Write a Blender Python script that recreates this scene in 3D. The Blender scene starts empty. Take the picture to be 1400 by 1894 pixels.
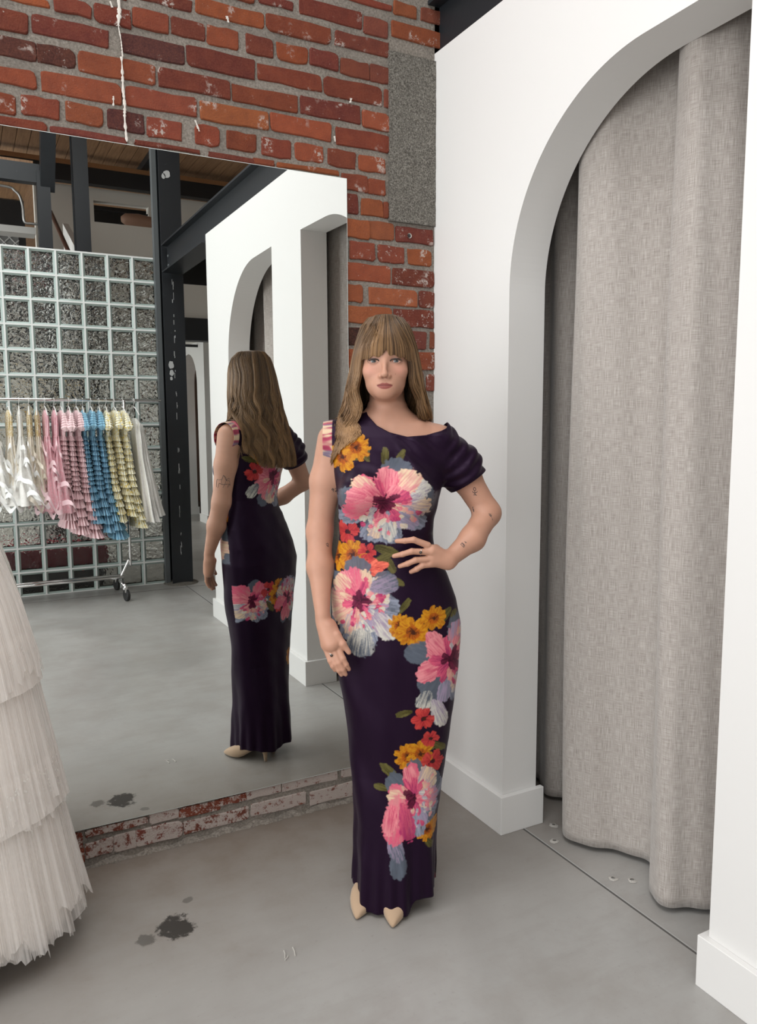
import bpy, bmesh, math, random
import numpy as np
from mathutils import Matrix, Vector
random.seed(7)
RNG = np.random.default_rng(11)
scene = bpy.context.scene
COL = scene.collection

# ------------------------------------------------------------------ camera
CAM_F = 1441.8155            # focal length in pixels of the 1400 x 1894 frame
YAW, PITCH, ROLL = 0.4861, 0.1141, -0.0051
CAM_LOC = np.array([-1.6332, -2.6245, 1.47])
def cam_basis():
    f = np.array([math.sin(YAW)*math.cos(PITCH), math.cos(YAW)*math.cos(PITCH), -math.sin(PITCH)])
    r = np.array([math.cos(YAW), -math.sin(YAW), 0.0]); u = np.cross(r, f)
    return r*math.cos(ROLL)+u*math.sin(ROLL), -r*math.sin(ROLL)+u*math.cos(ROLL), f
CR, CU, CF = cam_basis()
cam_data = bpy.data.cameras.new('camera'); cam = bpy.data.objects.new('camera', cam_data); COL.objects.link(cam)
cam.matrix_world = Matrix(((CR[0], CU[0], -CF[0], CAM_LOC[0]), (CR[1], CU[1], -CF[1], CAM_LOC[1]), (CR[2], CU[2], -CF[2], CAM_LOC[2]), (0, 0, 0, 1)))
cam_data.sensor_fit = 'HORIZONTAL'; cam_data.sensor_width = 36.0; cam_data.lens = CAM_F/1400*36.0
cam_data.clip_start = 0.05; cam_data.clip_end = 100
scene.camera = cam

# ------------------------------------------------------------------ world, daylight, exposure
world = bpy.data.worlds.new('daylight'); scene.world = world; world.use_nodes = True
wb = world.node_tree.nodes['Background']; wb.inputs[0].default_value = (0.86, 0.93, 1.0, 1); wb.inputs[1].default_value = 1.0
scene.view_settings.view_transform = 'Standard'; scene.view_settings.look = 'None'
scene.view_settings.exposure = -0.14; scene.view_settings.gamma = 1.0
scene.view_settings.use_curve_mapping = False
WIN_X = -4.3                                     # the window wall on the camera's left
def window_light(name, y0, y1, z0, z1, power, x=WIN_X-0.06):
    d = bpy.data.lights.new(name, 'AREA'); d.shape = 'RECTANGLE'; d.size = z1-z0; d.size_y = abs(y1-y0); d.energy = power
    d.color = (1.0, 0.99, 0.97)
    o = bpy.data.objects.new(name, d); COL.objects.link(o)
    o.location = (x, (y0+y1)/2, (z0+z1)/2); o.rotation_euler = (0, -math.pi/2, 0)
    return o
WINDOWS = [(-0.25, -2.15), (-2.45, -4.3), (-5.2, -6.7), (-7.3, -8.9), (-9.5, -11.0)]
WIN_Z = (0.12, 3.95)
WIN_POWER = [105, 58, 120, 140, 95]
for i, (a, b) in enumerate(WINDOWS):
    window_light('window_daylight', a, b, WIN_Z[0], WIN_Z[1], WIN_POWER[i])

ADDED_SKYLIGHT = (-3.4, -0.5, -0.4, -4.6)               # unseen roof light, added over the fitting area to brighten the floor
d = bpy.data.lights.new('added_roof_light', 'AREA'); d.shape = 'RECTANGLE'; d.size = ADDED_SKYLIGHT[1]-ADDED_SKYLIGHT[0]; d.size_y = ADDED_SKYLIGHT[2]-ADDED_SKYLIGHT[3]; d.energy = 160; d.color = (1.0, 0.99, 0.97)
o = bpy.data.objects.new('added_roof_light', d); COL.objects.link(o); o.location = ((ADDED_SKYLIGHT[0]+ADDED_SKYLIGHT[1])/2, (ADDED_SKYLIGHT[2]+ADDED_SKYLIGHT[3])/2, 4.75)

cy = scene.cycles
cy.max_bounces = 9; cy.diffuse_bounces = 4; cy.glossy_bounces = 5; cy.transmission_bounces = 7; cy.transparent_max_bounces = 10; cy.caustics_refractive = False

# ------------------------------------------------------------------ helpers
def rad(d): return d*math.pi/180
def ray_dir(px, py): return CF + CR*(px-700)/CAM_F + CU*(947-py)/CAM_F
def hit(px, py, axis, val):
    d = ray_dir(px, py); return CAM_LOC + d*((val-CAM_LOC[axis])/d[axis])
def tag(o, label=None, cat=None, group=None, kind=None):
    if label: o['label'] = label
    if cat: o['category'] = cat
    if group: o['group'] = group
    if kind: o['kind'] = kind
    return o
def empty(name, loc=(0, 0, 0), rz=0):
    o = bpy.data.objects.new(name, None); COL.objects.link(o); o.location = loc; o.rotation_euler = (0, 0, rz); o.empty_display_size = 0.05
    return o
def link(name, me, mat=None, parent=None):
    o = bpy.data.objects.new(name, me); COL.objects.link(o)
    if mat is not None and not me.materials: me.materials.append(mat)
    if parent is not None: o.parent = parent
    return o
def mesh(name, verts, faces, mat=None, parent=None, smooth=False, recalc=False):
    me = bpy.data.meshes.new(name)
    if isinstance(verts, np.ndarray): verts = verts.tolist()
    if isinstance(faces, np.ndarray): faces = faces.tolist()
    me.from_pydata(verts, [], faces)
    if recalc:
        bm = bmesh.new(); bm.from_mesh(me); bmesh.ops.recalc_face_normals(bm, faces=bm.faces); bm.to_mesh(me); bm.free()
    if smooth: me.shade_smooth()
    me.update()
    return link(name, me, mat, parent)
class MB:
    """collects shapes for one mesh"""
    def __init__(s): s.v = []; s.f = []
    def add(s, v, f):
        n = len(s.v); s.v += [tuple(map(float, p)) for p in v]; s.f += [tuple(i+n for i in q) for q in f]; return s
    def box(s, x0, x1, y0, y1, z0, z1):
        x0, x1 = min(x0, x1), max(x0, x1); y0, y1 = min(y0, y1), max(y0, y1); z0, z1 = min(z0, z1), max(z0, z1)
        return s.add([(x0,y0,z0),(x1,y0,z0),(x1,y1,z0),(x0,y1,z0),(x0,y0,z1),(x1,y0,z1),(x1,y1,z1),(x0,y1,z1)],
                     [(0,3,2,1),(4,5,6,7),(0,1,5,4),(1,2,6,5),(2,3,7,6),(3,0,4,7)])
    def tube(s, pts, r, n=8, cap=True):
        pts = [Vector(p) for p in pts]; rr = r if isinstance(r, (list, tuple)) else [r]*len(pts)
        v = []; f = []; up = None
        for i, p in enumerate(pts):
            t = (pts[min(i+1, len(pts)-1)]-pts[max(i-1, 0)]).normalized()
            if up is None:
                up = Vector((0, 0, 1)) if abs(t.z) < 0.9 else Vector((1, 0, 0))
            a = t.cross(up).normalized(); b = a.cross(t).normalized(); up = b
            for k in range(n):
                an = 2*math.pi*k/n; v.append(p+(a*math.cos(an)+b*math.sin(an))*rr[i])
        for i in range(len(pts)-1):
            for k in range(n):
                f.append((i*n+k, i*n+(k+1) % n, (i+1)*n+(k+1) % n, (i+1)*n+k))
        if cap: f += [tuple(range(n))[::-1], tuple((len(pts)-1)*n+k for k in range(n))]
        return s.add(v, f)
    def lathe(s, prof, c=(0, 0, 0), n=24):
        v = []; f = []
        for (r, z) in prof:
            for k in range(n):
                a = 2*math.pi*k/n; v.append((c[0]+r*math.cos(a), c[1]+r*math.sin(a), c[2]+z))
        for i in range(len(prof)-1):
            for k in range(n): f.append((i*n+k, i*n+(k+1) % n, (i+1)*n+(k+1) % n, (i+1)*n+k))
        f += [tuple(range(n))[::-1], tuple((len(prof)-1)*n+k for k in range(n))]
        return s.add(v, f)
    def prism(s, poly, axis, a0, a1):
        """poly: 2D outline in the two other axes, extruded along axis"""
        def P(u, w, a):
            return {0: (a, u, w), 1: (u, a, w), 2: (u, w, a)}[axis]
        n = len(poly)
        v = [P(u, w, a0) for u, w in poly]+[P(u, w, a1) for u, w in poly]
        f = [tuple(range(n)), tuple(range(n, 2*n))[::-1]]+[(i, i+n, (i+1) % n+n, (i+1) % n) for i in range(n)]
        return s.add(v, f)
    def build(s, name, mat=None, parent=None, smooth=False, recalc=True):
        return mesh(name, s.v, s.f, mat, parent, smooth, recalc)
def copy_tree(o, parent=None):
    c = o.copy(); COL.objects.link(c); c.parent = parent
    for ch in list(o.children): copy_tree(ch, c)
    return c
def catmull(pts, n):
    P = np.array(pts, float); P = np.vstack([2*P[0]-P[1], P, 2*P[-1]-P[-2]]); out = []
    m = len(P)-3
    for t in np.linspace(0, m, n):
        i = min(int(t), m-1); u = t-i; a, b, c, d = P[i:i+4]
        out.append(0.5*((2*b)+(-a+c)*u+(2*a-5*b+4*c-d)*u*u+(-a+3*b-3*c+d)*u**3))
    return np.array(out)

# ------------------------------------------------------------------ materials
class Mat:
    def __init__(s, name, color=(0.8, 0.8, 0.8), rough=0.5, metal=0.0, spec=0.5):
        s.m = bpy.data.materials.new(name); s.m.use_nodes = True; s.t = s.m.node_tree; s.n = s.t.nodes; s.l = s.t.links
        s.b = s.n['Principled BSDF']; s.b.inputs['Base Color'].default_value = (*color, 1); s.b.inputs['Roughness'].default_value = rough
        s.b.inputs['Metallic'].default_value = metal; s.b.inputs['Specular IOR Level'].default_value = spec
        s._c = None
    def node(s, t, **kw):
        n = s.n.new(t)
        for k, v in kw.items():
            if k in n.inputs: n.inputs[k].default_value = v
            else: setattr(n, k, v)
        return n
    def coord(s, scale=(1, 1, 1), kind='pos'):
        if kind == 'pos': src = s.node('ShaderNodeNewGeometry').outputs['Position']
        else: src = s.node('ShaderNodeTexCoord').outputs[kind]
        mp = s.node('ShaderNodeMapping'); mp.inputs['Scale'].default_value = scale; s.l.new(src, mp.inputs['Vector']); return mp.outputs[0]
    def noise(s, scale, detail=4, rough=0.55, vec=None, out='Fac', distortion=0):
        n = s.node('ShaderNodeTexNoise'); n.inputs['Scale'].default_value = scale; n.inputs['Detail'].default_value = detail
        n.inputs['Roughness'].default_value = rough; n.inputs['Distortion'].default_value = distortion
        s.l.new(vec if vec is not None else s.coord(), n.inputs['Vector']); return n.outputs[out]
    def ramp(s, fac, stops):
        r = s.node('ShaderNodeValToRGB'); e = r.color_ramp.elements
        while len(e) < len(stops): e.new(0.5)
        for i, (p, c) in enumerate(stops):
            e[i].position = p; e[i].color = (*c, 1) if len(c) == 3 else c
        s.l.new(fac, r.inputs[0]); return r.outputs[0]
    def mix(s, fac, a, b, mode='MIX'):
        m = s.node('ShaderNodeMix', data_type='RGBA', blend_type=mode)
        for sock, v in ((m.inputs[0], fac), (m.inputs[6], a), (m.inputs[7], b)):
            if isinstance(v, (int, float)): sock.default_value = v
            elif isinstance(v, tuple): sock.default_value = (*v, 1) if len(v) == 3 else v
            else: s.l.new(v, sock)
        return m.outputs[2]
    def math(s, op, a, b=0.0, clamp=False):
        m = s.node('ShaderNodeMath', operation=op, use_clamp=clamp)
        for sock, v in ((m.inputs[0], a), (m.inputs[1], b)):
            if isinstance(v, (int, float)): sock.default_value = v
            else: s.l.new(v, sock)
        return m.outputs[0]
    def color(s, c): s.l.new(c, s.b.inputs['Base Color']); return s
    def roughness(s, c): s.l.new(c, s.b.inputs['Roughness']); return s
    def bump(s, h, strength=0.3, dist=0.01):
        b = s.node('ShaderNodeBump'); b.inputs['Strength'].default_value = strength; b.inputs['Distance'].default_value = dist
        s.l.new(h, b.inputs['Height']); s.l.new(b.outputs[0], s.b.inputs['Normal']); return s

def wall_white(name, col=(0.70, 0.695, 0.68)):
    m = Mat(name, col, 0.55)
    n = m.noise(3.0, 3); m.color(m.mix(m.math('MULTIPLY', n, 0.10), col, tuple(c*0.9 for c in col)))
    return m.bump(m.noise(90, 3), 0.04, 0.002)
M_WHITE = wall_white('painted_white_plaster').m
M_TRIM = Mat('white_trim_paint', (0.71, 0.705, 0.69), 0.4).m
M_CREAM = wall_white('warm_white_plaster', (0.76, 0.74, 0.69)).m
def steel(name, col):
    m = Mat(name, col, 0.45, 0.0)
    w = m.ramp(m.noise(14, 8, 0.7), [(0.0, (0, 0, 0)), (0.66, (0, 0, 0)), (0.74, (0.5, 0.5, 0.5))])
    m.color(m.mix(w, col, tuple(min(1, c*4+0.06) for c in col))); m.bump(m.noise(40, 5), 0.12, 0.004)
    return m.m
M_STEEL = steel('charcoal_painted_steel', (0.013, 0.0155, 0.019))
M_STEEL_EDGE = steel('worn_grey_steel_edge', (0.10, 0.11, 0.115))
M_BLACK = Mat('black_paint', (0.012, 0.013, 0.015), 0.5).m
M_CHROME = Mat('chrome', (0.78, 0.78, 0.78), 0.12, 1.0).m
M_RUBBER = Mat('dark_rubber', (0.02, 0.02, 0.02), 0.6).m
def brick_material():
    m = Mat('clay_brick', rough=0.9, spec=0.2)
    oi = m.node('ShaderNodeObjectInfo')
    big = m.noise(22, 5, 0.6); fine = m.noise(160, 4, 0.7)
    c = m.mix(m.ramp(big, [(0.3, (0, 0, 0)), (0.75, (1, 1, 1))]), m.mix(0.30, oi.outputs['Color'], (0.06, 0.016, 0.012)), m.mix(0.10, oi.outputs['Color'], (0.55, 0.17, 0.06)))
    c = m.mix(m.ramp(fine, [(0.42, (0, 0, 0)), (0.8, (0.55, 0.55, 0.55))]), c, (0.20, 0.07, 0.045))
    # lime bloom; the brick's own alpha says how much of it
    bloom = m.math('ADD', m.math('MULTIPLY', m.noise(38, 6, 0.72), 0.7), m.math('MULTIPLY', m.noise(150, 3, 0.6), 0.3))
    thr = m.math('SUBTRACT', 0.675, m.math('MULTIPLY', oi.outputs['Alpha'], 0.30))
    w = m.math('MULTIPLY', m.math('SUBTRACT', bloom, thr), 14.0, clamp=True)
    sp = m.math('MULTIPLY', m.math('MULTIPLY', m.math('SUBTRACT', m.noise(11, 2, .5), .60), 12.0, clamp=True), m.math('MULTIPLY', m.math('SUBTRACT', m.noise(75, 5, .7), .50), 16.0, clamp=True))
    c = m.mix(m.math('MULTIPLY', m.math('MAXIMUM', w, sp), 0.85), c, (0.50, 0.44, 0.40)); m.color(c)
    m.bump(m.math('ADD', m.math('MULTIPLY', big, 0.5), m.noise(210, 5, 0.7)), 0.8, 0.008)
    return m.m
M_BRICK = brick_material()
def mortar_material():
    m = Mat('rough_lime_mortar', rough=0.95, spec=0.1)
    c = m.ramp(m.noise(120, 6, 0.75), [(0.3, (0.13, 0.112, 0.096)), (0.5, (0.28, 0.247, 0.212)), (0.72, (0.43, 0.39, 0.345))])
    c = m.mix(m.ramp(m.noise(7, 4), [(0.45, (0, 0, 0)), (0.75, (0.5, 0.5, 0.5))]), c, (0.12, 0.11, 0.10)); m.color(c)
    m.bump(m.math('ADD', m.noise(170, 6, 0.75), m.noise(35, 4)), 0.9, 0.008)
    return m.m
M_MORTAR = mortar_material()
def concrete_patch_material():
    m = Mat('bush_hammered_concrete', rough=0.95, spec=0.1)
    c = m.ramp(m.noise(190, 5, 0.8), [(0.34, (0.035, 0.032, 0.028)), (0.5, (0.15, 0.138, 0.12)), (0.68, (0.34, 0.32, 0.285))])
    m.color(c); m.bump(m.noise(190, 5, 0.8), 0.8, 0.006); return m.m
M_PATCH = concrete_patch_material()
def floor_material():
    m = Mat('polished_concrete', rough=0.4)
    v = m.coord()
    a = m.noise(0.9, 6, 0.62, v, distortion=0.6); b = m.noise(5, 6, 0.65, v); f = m.noise(60, 4, 0.6, v); g = m.noise(1, 5, 0.65, m.coord((3.2, 15, 1)))
    c = m.ramp(a, [(0.30, (0.285, 0.278, 0.266)), (0.50, (0.34, 0.333, 0.32)), (0.70, (0.39, 0.383, 0.37))])
    c = m.mix(m.ramp(b, [(0.36, (0.30, 0.30, 0.30)), (0.60, (0, 0, 0))]), c, (0.22, 0.195, 0.17))
    c = m.mix(m.ramp(f, [(0.62, (0, 0, 0)), (0.78, (0.25, 0.25, 0.25))]), c, (0.13, 0.12, 0.11))
    c = m.mix(m.ramp(g, [(0.50, (0, 0, 0)), (0.75, (0.35, 0.35, 0.35))]), c, (0.25, 0.235, 0.215))
    # small dark specks and pale scratches
    vo = m.node('ShaderNodeTexVoronoi'); vo.inputs['Scale'].default_value = 26; m.l.new(v, vo.inputs['Vector'])
    c = m.mix(m.ramp(vo.outputs['Distance'], [(0.0, (0.55, 0.55, 0.55)), (0.05, (0, 0, 0))]), c, (0.07, 0.065, 0.06))
    # brown staining in a band along the brick wall
    sep = m.node('ShaderNodeSeparateXYZ'); m.l.new(v, sep.inputs[0])
    band = m.math('ADD', m.math('MULTIPLY', m.math('ADD', sep.outputs[1], 0.95), 1.05), m.math('MULTIPLY', m.math('SUBTRACT', b, 0.5), 1.2), clamp=True)
    c = m.mix(m.math('MULTIPLY', band, 0.88), c, (0.155, 0.120, 0.093))
    # oil stains
    for (sx, sy, r, am) in ((-1.165, -0.455, 0.085, 1.0), (-1.255, -0.47, 0.045, 0.6), (-1.10, -0.34, 0.026, 0.5)):
        mp = m.node('ShaderNodeMapping'); mp.inputs['Location'].default_value = (-sx, -sy, 0); m.l.new(v, mp.inputs['Vector'])
        ln = m.node('ShaderNodeVectorMath', operation='LENGTH'); m.l.new(mp.outputs[0], ln.inputs[0])
        d = m.math('ADD', m.math('DIVIDE', ln.outputs['Value'], r), m.math('MULTIPLY', m.math('SUBTRACT', m.noise(24, 5, 0.65, v), 0.5), 1.6))
        k = m.ramp(d, [(0.5, (am, am, am)), (0.66, (0, 0, 0))]); c = m.mix(k, c, (0.028, 0.023, 0.019))
    m.color(c)
    m.roughness(m.math('ADD', 0.30, m.math('MULTIPLY', a, 0.22)))
    m.bump(m.math('ADD', m.noise(14, 5, 0.6, v), m.math('MULTIPLY', f, 0.3)), 0.05, 0.004)
    return m.m
M_FLOOR = floor_material()
def wood_material():
    m = Mat('brown_timber_deck', rough=0.6)
    oi = m.node('ShaderNodeObjectInfo')
    g = m.noise(6, 6, 0.6, m.coord((9, 0.6, 1)))
    c = m.ramp(g, [(0.3, (0.22, 0.115, 0.058)), (0.7, (0.40, 0.23, 0.12))])
    c = m.mix(m.math('MULTIPLY', oi.outputs['Random'], 0.4), c, (0.20, 0.105, 0.055)); m.color(c); return m.m
M_WOOD = wood_material()
def linen_material():
    m = Mat('taupe_linen', rough=0.9, spec=0.15)
    uv = 'UV'
    a = m.noise(1.0, 2, 0.5, m.coord((560, 22, 1), uv)); b = m.noise(1.0, 2, 0.5, m.coord((30, 560, 1), uv)); big = m.noise(1.0, 3, 0.5, m.coord((3, 3, 1), uv))
    t = m.math('ADD', m.math('MULTIPLY', a, 0.6), m.math('MULTIPLY', b, 0.5))
    c = m.ramp(t, [(0.38, (0.26, 0.23, 0.208)), (0.55, (0.365, 0.333, 0.306)), (0.72, (0.48, 0.445, 0.414))])
    m.color(c); m.b.inputs['Sheen Weight'].default_value = 0.25
    m.bump(t, 0.25, 0.002); return m.m
M_LINEN = linen_material()
M_MIRROR = Mat('silvered_glass', (0.86, 0.89, 0.875), 0.0, 1.0).m
M_MIRROR_EDGE = Mat('polished_glass_edge', (0.72, 0.78, 0.76), 0.25, 0.2).m
# ================================================================== the setting
CEIL_Z = 4.6
def structure(o, label=None):
    o['kind'] = 'structure'
    if label: o['label'] = label
    return o
floor = structure(MB().box(WIN_X-0.2, 4.2, 0.25, -13.2, -0.12, 0).build('floor', M_FLOOR), 'polished grey concrete floor with brown and dark stains')
jt = Mat('joint_filler', (0.09, 0.085, 0.08), 0.8).m; jl = Mat('joint_highlight', (0.42, 0.42, 0.41), 0.5).m
j = MB().box(0.078, 0.084, -0.1, -13, 0, 0.0012).build('floor_joint', jt, floor)
MB().box(0.0845, 0.088, -0.1, -13, 0, 0.0015).build('joint_highlight', jl, j)  # pale strip paints the highlight beside the joint
MB().box(-2.5, 3.0, -4.345, -4.349, 0, 0.0012).build('floor_joint', jt, floor)
# flakes and chips lying on the slab
chipm = Mat('pale_chip', (0.42, 0.40, 0.37), 0.8).m
def chip_ring(cx, cy, r):
    mb = MB(); v = []; n = 14
    for k in range(n):
        a = 2*math.pi*k/n; rr = r*random.uniform(0.7, 1.15); v.append((cx+rr*math.cos(a), cy+rr*math.sin(a), 0.001))
    for k in range(n):
        a = 2*math.pi*k/n; rr = r*random.uniform(0.25, 0.5); v.append((cx+rr*math.cos(a), cy+rr*math.sin(a), 0.0035))
    mb.add(v, [(k, (k+1) % n, n+(k+1) % n, n+k) for k in range(n)])
    mb.build('floor_chip', chipm, floor)
for px, py in ((1134, 1626), (1169, 1629), (1024, 1527), (1025, 1556)):
    h = hit(px, py, 2, 0.0); chip_ring(h[0], h[1], 0.017)
for (x0, y0, x1, y1) in ((527, 1776, 533, 1768), (541, 1752, 546, 1768), (525, 1758, 527, 1772)):
    a = hit(x0, y0, 2, 0.0015); b = hit(x1, y1, 2, 0.0015); MB().tube([a, (a+b)/2+np.array([0.002, 0, 0]), b], 0.0018, 5).build('floor_scratch', chipm, floor)

# ---- brick wall
wall_back = structure(MB().box(WIN_X, 0.25, 0.0, 0.3, 0, CEIL_Z).build('wall_back', M_MORTAR), 'old red brick wall with rough grey mortar joints')
BR = {'r': (0.25, 0.057, 0.032), 'o': (0.34, 0.088, 0.037), 'd': (0.165, 0.036, 0.027), 'p': (0.060, 0.023, 0.026), 'k': (0.018, 0.017, 0.017), 'm': (0.21, 0.058, 0.042), 'y': (0.40, 0.125, 0.052)}
LAID = []; FILL = None
def brick(xl, xr, zb, zt, c='r', bloom=0.12, parent=None, depth=None):
    xl -= .0025; xr += .0025; zb -= .0022; zt += .0022; w, h = xr-xl, zt-zb
    if w < 0.008 or h < 0.008: return
    rc = min(0.009, w*0.3, h*0.3); out = []
    for (sx, sz, a0) in ((1, 1, 0), (-1, 1, 90), (-1, -1, 180), (1, -1, 270)):
        cut = rc*random.choice((0.4, 0.6, 0.8, 1.0, 1.7))
        for a in (0, 45, 90):
            an = rad(a0+a); out.append((sx*(w/2-cut)+cut*math.cos(an)+random.uniform(-1, 1)*0.0022, sz*(h/2-cut)+cut*math.sin(an)+random.uniform(-1, 1)*0.0022))
        nx, nz = {0: (-1, 1), 90: (-1, -1), 180: (1, -1), 270: (1, 1)}[a0]
        if a0 in (0, 180) and w > 0.08:                 # wobble along the long edges
            for q in (0.33, 0.67):
                xx = (w/2-rc)*(1-2*q)*(1 if a0 == 0 else -1); out.append((xx, sz*h/2+random.uniform(-1, 1)*0.003))
    n = len(out); p = depth if depth is not None else random.uniform(0.004, 0.0085)
    v = [(x, 0.002, z) for x, z in out]+[(x*0.995, -p+0.003, z*0.985) for x, z in out]+[(x-0.003*np.sign(x), -p, z-0.0032*np.sign(z)) for x, z in out]
    f = [(i, (i+1) % n, n+(i+1) % n, n+i) for i in range(n)]+[(n+i, n+(i+1) % n, 2*n+(i+1) % n, 2*n+i) for i in range(n)]+[tuple(range(2*n, 3*n))]
    if FILL is not None:
        FILL.add([(x+(xl+xr)/2, y, z+(zb+zt)/2) for x, y, z in v], f); return
    LAID.append((xl, xr, zb, zt))
    o = mesh('brick', v, f, M_BRICK, parent or wall_back, smooth=False, recalc=True)
    o.location = ((xl+xr)/2, 0, (zb+zt)/2); o.rotation_euler = (random.uniform(-.01, .01), random.uniform(-.006, .006), random.uniform(-.01, .01))
    k = random.uniform(0.66, 0.95); cc = BR[c]; o.color = (cc[0]*k, cc[1]*k*random.uniform(.9, 1.1), cc[2]*k*random.uniform(.85, 1.15), bloom)
    return o
def bricks_zoom(s, ox, oy, rows, lower=False):
    for (x0, x1, y0, y1, c, bl) in rows:
        X0, X1, Y0, Y1 = ox+x0*s, ox+x1*s, oy+y0*s, oy+y1*s
        if not lower: a = hit(X0, Y0, 1, -0.007); b = hit(X1, Y1, 1, -0.007)      # top-left, bottom-right corner
        else: a = hit(X0, Y1, 1, -0.007); b = hit(X1, Y0, 1, -0.007)              # bottom-left, top-right corner
        brick(a[0], b[0], min(a[2], b[2]), max(a[2], b[2]), c, bl)
S1, S3, S4 = 300/1400, 360/1400, 200/902
bricks_zoom(S1, 0, 0, [(-270, 400, 960, 1125, 'r', .1), (435, 1095, 1085, 1240, 'd', .14), (-180, 130, 765, 985, 'r', .1), (190, 512, 815, 1032, 'r', .08), (570, 890, 872, 1092, 'o', .3), (935, 1245, 935, 1148, 'p', .2),
    (-350, 312, 500, 765, 'o', .08), (360, 1048, 600, 900, 'o', .12), (-330, 316, 230, 528, 'p', .2), (322, 648, 370, 590, 'p', .3), (680, 1342, 428, 735, 'o', .1),
    (-420, 245, -20, 285, 'd', .2), (275, 942, 112, 408, 'd', .18), (-240, 425, -150, 62, 'o', .1), (465, 787, -40, 150, 'r', .1), (820, 1132, 20, 245, 'd', .35),
    (-260, 395, -250, -80, 'r', .1), (450, 1100, -220, -5, 'd', .1)])
bricks_zoom(S1, 220, 0, [(140, 695, 1205, 1325, 'd', .1), (780, 1345, 1305, 1432, 'd', .1), (245, 542, 1000, 1215, 'r', .22), (665, 868, 1065, 1268, 'r', .18), (935, 1190, 1122, 1315, 'r', .1),
    (60, 672, 735, 1006, 'r', .1), (705, 1290, 865, 1125, 'y', .14), (345, 962, 570, 855, 'd', .1), (20, 562, 275, 555, 'p', .18), (590, 1175, 385, 682, 'd', .12),
    (125, 428, 62, 286, 'r', .12), (455, 742, 138, 348, 'd', .3), (765, 1030, 205, 432, 'o', .1), (1105, 1336, 285, 496, 'd', .16), (180, 632, -110, 96, 'd', .1), (665, 1255, -30, 242, 'o', .14),
    (-20, 620, -330, -60, 'd', .1), (680, 1170, -180, 30, 'r', .1)])
bricks_zoom(S3, 480, 0, [(-35, 103, 1135, 1190, 'r', .1), (128, 572, 1162, 1262, 'o', .2), (20, 226, 978, 1142, 'r', .12), (262, 460, 1022, 1170, 'o', .12), (495, 692, 1062, 1216, 'r', .14), (720, 906, 1110, 1248, 'o', .2),
    (85, 518, 808, 1014, 'o', .08), (555, 938, 908, 1098, 'r', .1), (-195, 276, 600, 808, 'r', .2), (298, 726, 680, 892, 'd', .2), (745, 936, 788, 948, 'o', .2), (-5, 450, 450, 658, 'r', .1), (466, 882, 540, 760, 'd', .14), (900, 942, 640, 775, 'm', .2),
    (130, 350, 298, 466, 'o', .16), (365, 570, 342, 506, 'd', .3), (590, 790, 412, 570, 'm', .1), (800, 938, 458, 604, 'm', .2), (55, 512, 88, 318, 'r', .12), (550, 932, 212, 408, 'm', .16), (0, 240, -50, 70, 'd', .15), (295, 737, -30, 204, 'd', .12), (755, 922, 108, 270, 'm', .14),
    (590, 955, -60, 78, 'r', .1), (180, 560, -160, -60, 'r', .1),
    (972, 1132, 0, 136, 'y', .1), (1165, 1347, 40, 190, 'm', .3), (1275, 1347, -40, 38, 'd', .2), (955, 1342, 145, 352, 'o', .16), (972, 1250, -120, -25, 'r', .1)])
bricks_zoom(S4, 620, 300, [(60, 272, 90, 252, 'r', .14), (278, 418, 130, 272, 'r', .26), (60, 195, 255, 428, 'd', .35), (220, 402, 295, 460, 'o', .1), (408, 442, 330, 462, 'r', .1), (60, 287, 465, 640, 'o', .2), (293, 488, 488, 655, 'y', .2), (512, 816, 530, 692, 'd', .34),
    (125, 332, 655, 820, 'r', .38), (365, 572, 688, 845, 'r', .42), (612, 804, 722, 866, 'o', .2), (60, 464, 830, 1012, 'o', .3), (484, 825, 880, 1046, 'd', .42), (60, 232, 1010, 1168, 'o', .12), (288, 686, 1042, 1206, 'y', .12), (706, 826, 1076, 1218, 'd', .4),
    (60, 478, 1190, 1352, 'y', .2), (492, 826, 1222, 1384, 'd', .4), (60, 380, 1380, 1530, 'k', .1), (410, 762, 1400, 1560, 'm', .4), (800, 828, 1420, 1555, 'm', .3), (60, 300, 1555, 1712, 'o', .1), (330, 560, 1560, 1715, 'r', .2), (600, 826, 1580, 1730, 'o', .4), (60, 420, 1730, 1890, 'r', .2), (450, 740, 1745, 1900, 'd', .2), (770, 826, 1770, 1905, 'm', .4)])
bricks_zoom(0.2, 140, 1400, [(-400, 60, 700, 960, 'd', .7), (100, 662, 560, 750, 'm', .75), (690, 950, 470, 625, 'm', .95), (960, 1328, 400, 575, 'r', .6), (-300, 70, 850, 1080, 'r', .6), (100, 342, 752, 950, 'm', .78), (370, 556, 690, 892, 'm', .9), (562, 984, 590, 838, 'm', .8), (1006, 1600, 465, 725, 'm', .75)], True)
bricks_zoom(0.2, 400, 1380, [(40, 278, 440, 560, 'r', .65), (285, 602, 340, 500, 'm', 1.0), (622, 1122, 225, 428, 'm', 1.0), (1160, 1560, 130, 300, 'm', 1.0), (330, 826, 425, 660, 'm', .95), (872, 1400, 300, 555, 'm', .95), (1440, 1900, 200, 425, 'm', .95)], True)
# courses hidden by the figure and out of frame, laid the same way
CH = 0.083
z = 0.03
for r in range(18):
    x = -0.36 + (0.0 if r % 2 else -0.0)
    if 0.02 < z < 1.46:
        xs = [-0.36, -0.13, -0.01] if r % 2 else [-0.36, -0.24, -0.01]
        for a, b in zip(xs[:-1], xs[1:]): brick(a, b-0.012, z, z+CH-0.013, random.choice('romd'), random.uniform(.1, .45))
    z += CH
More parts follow.
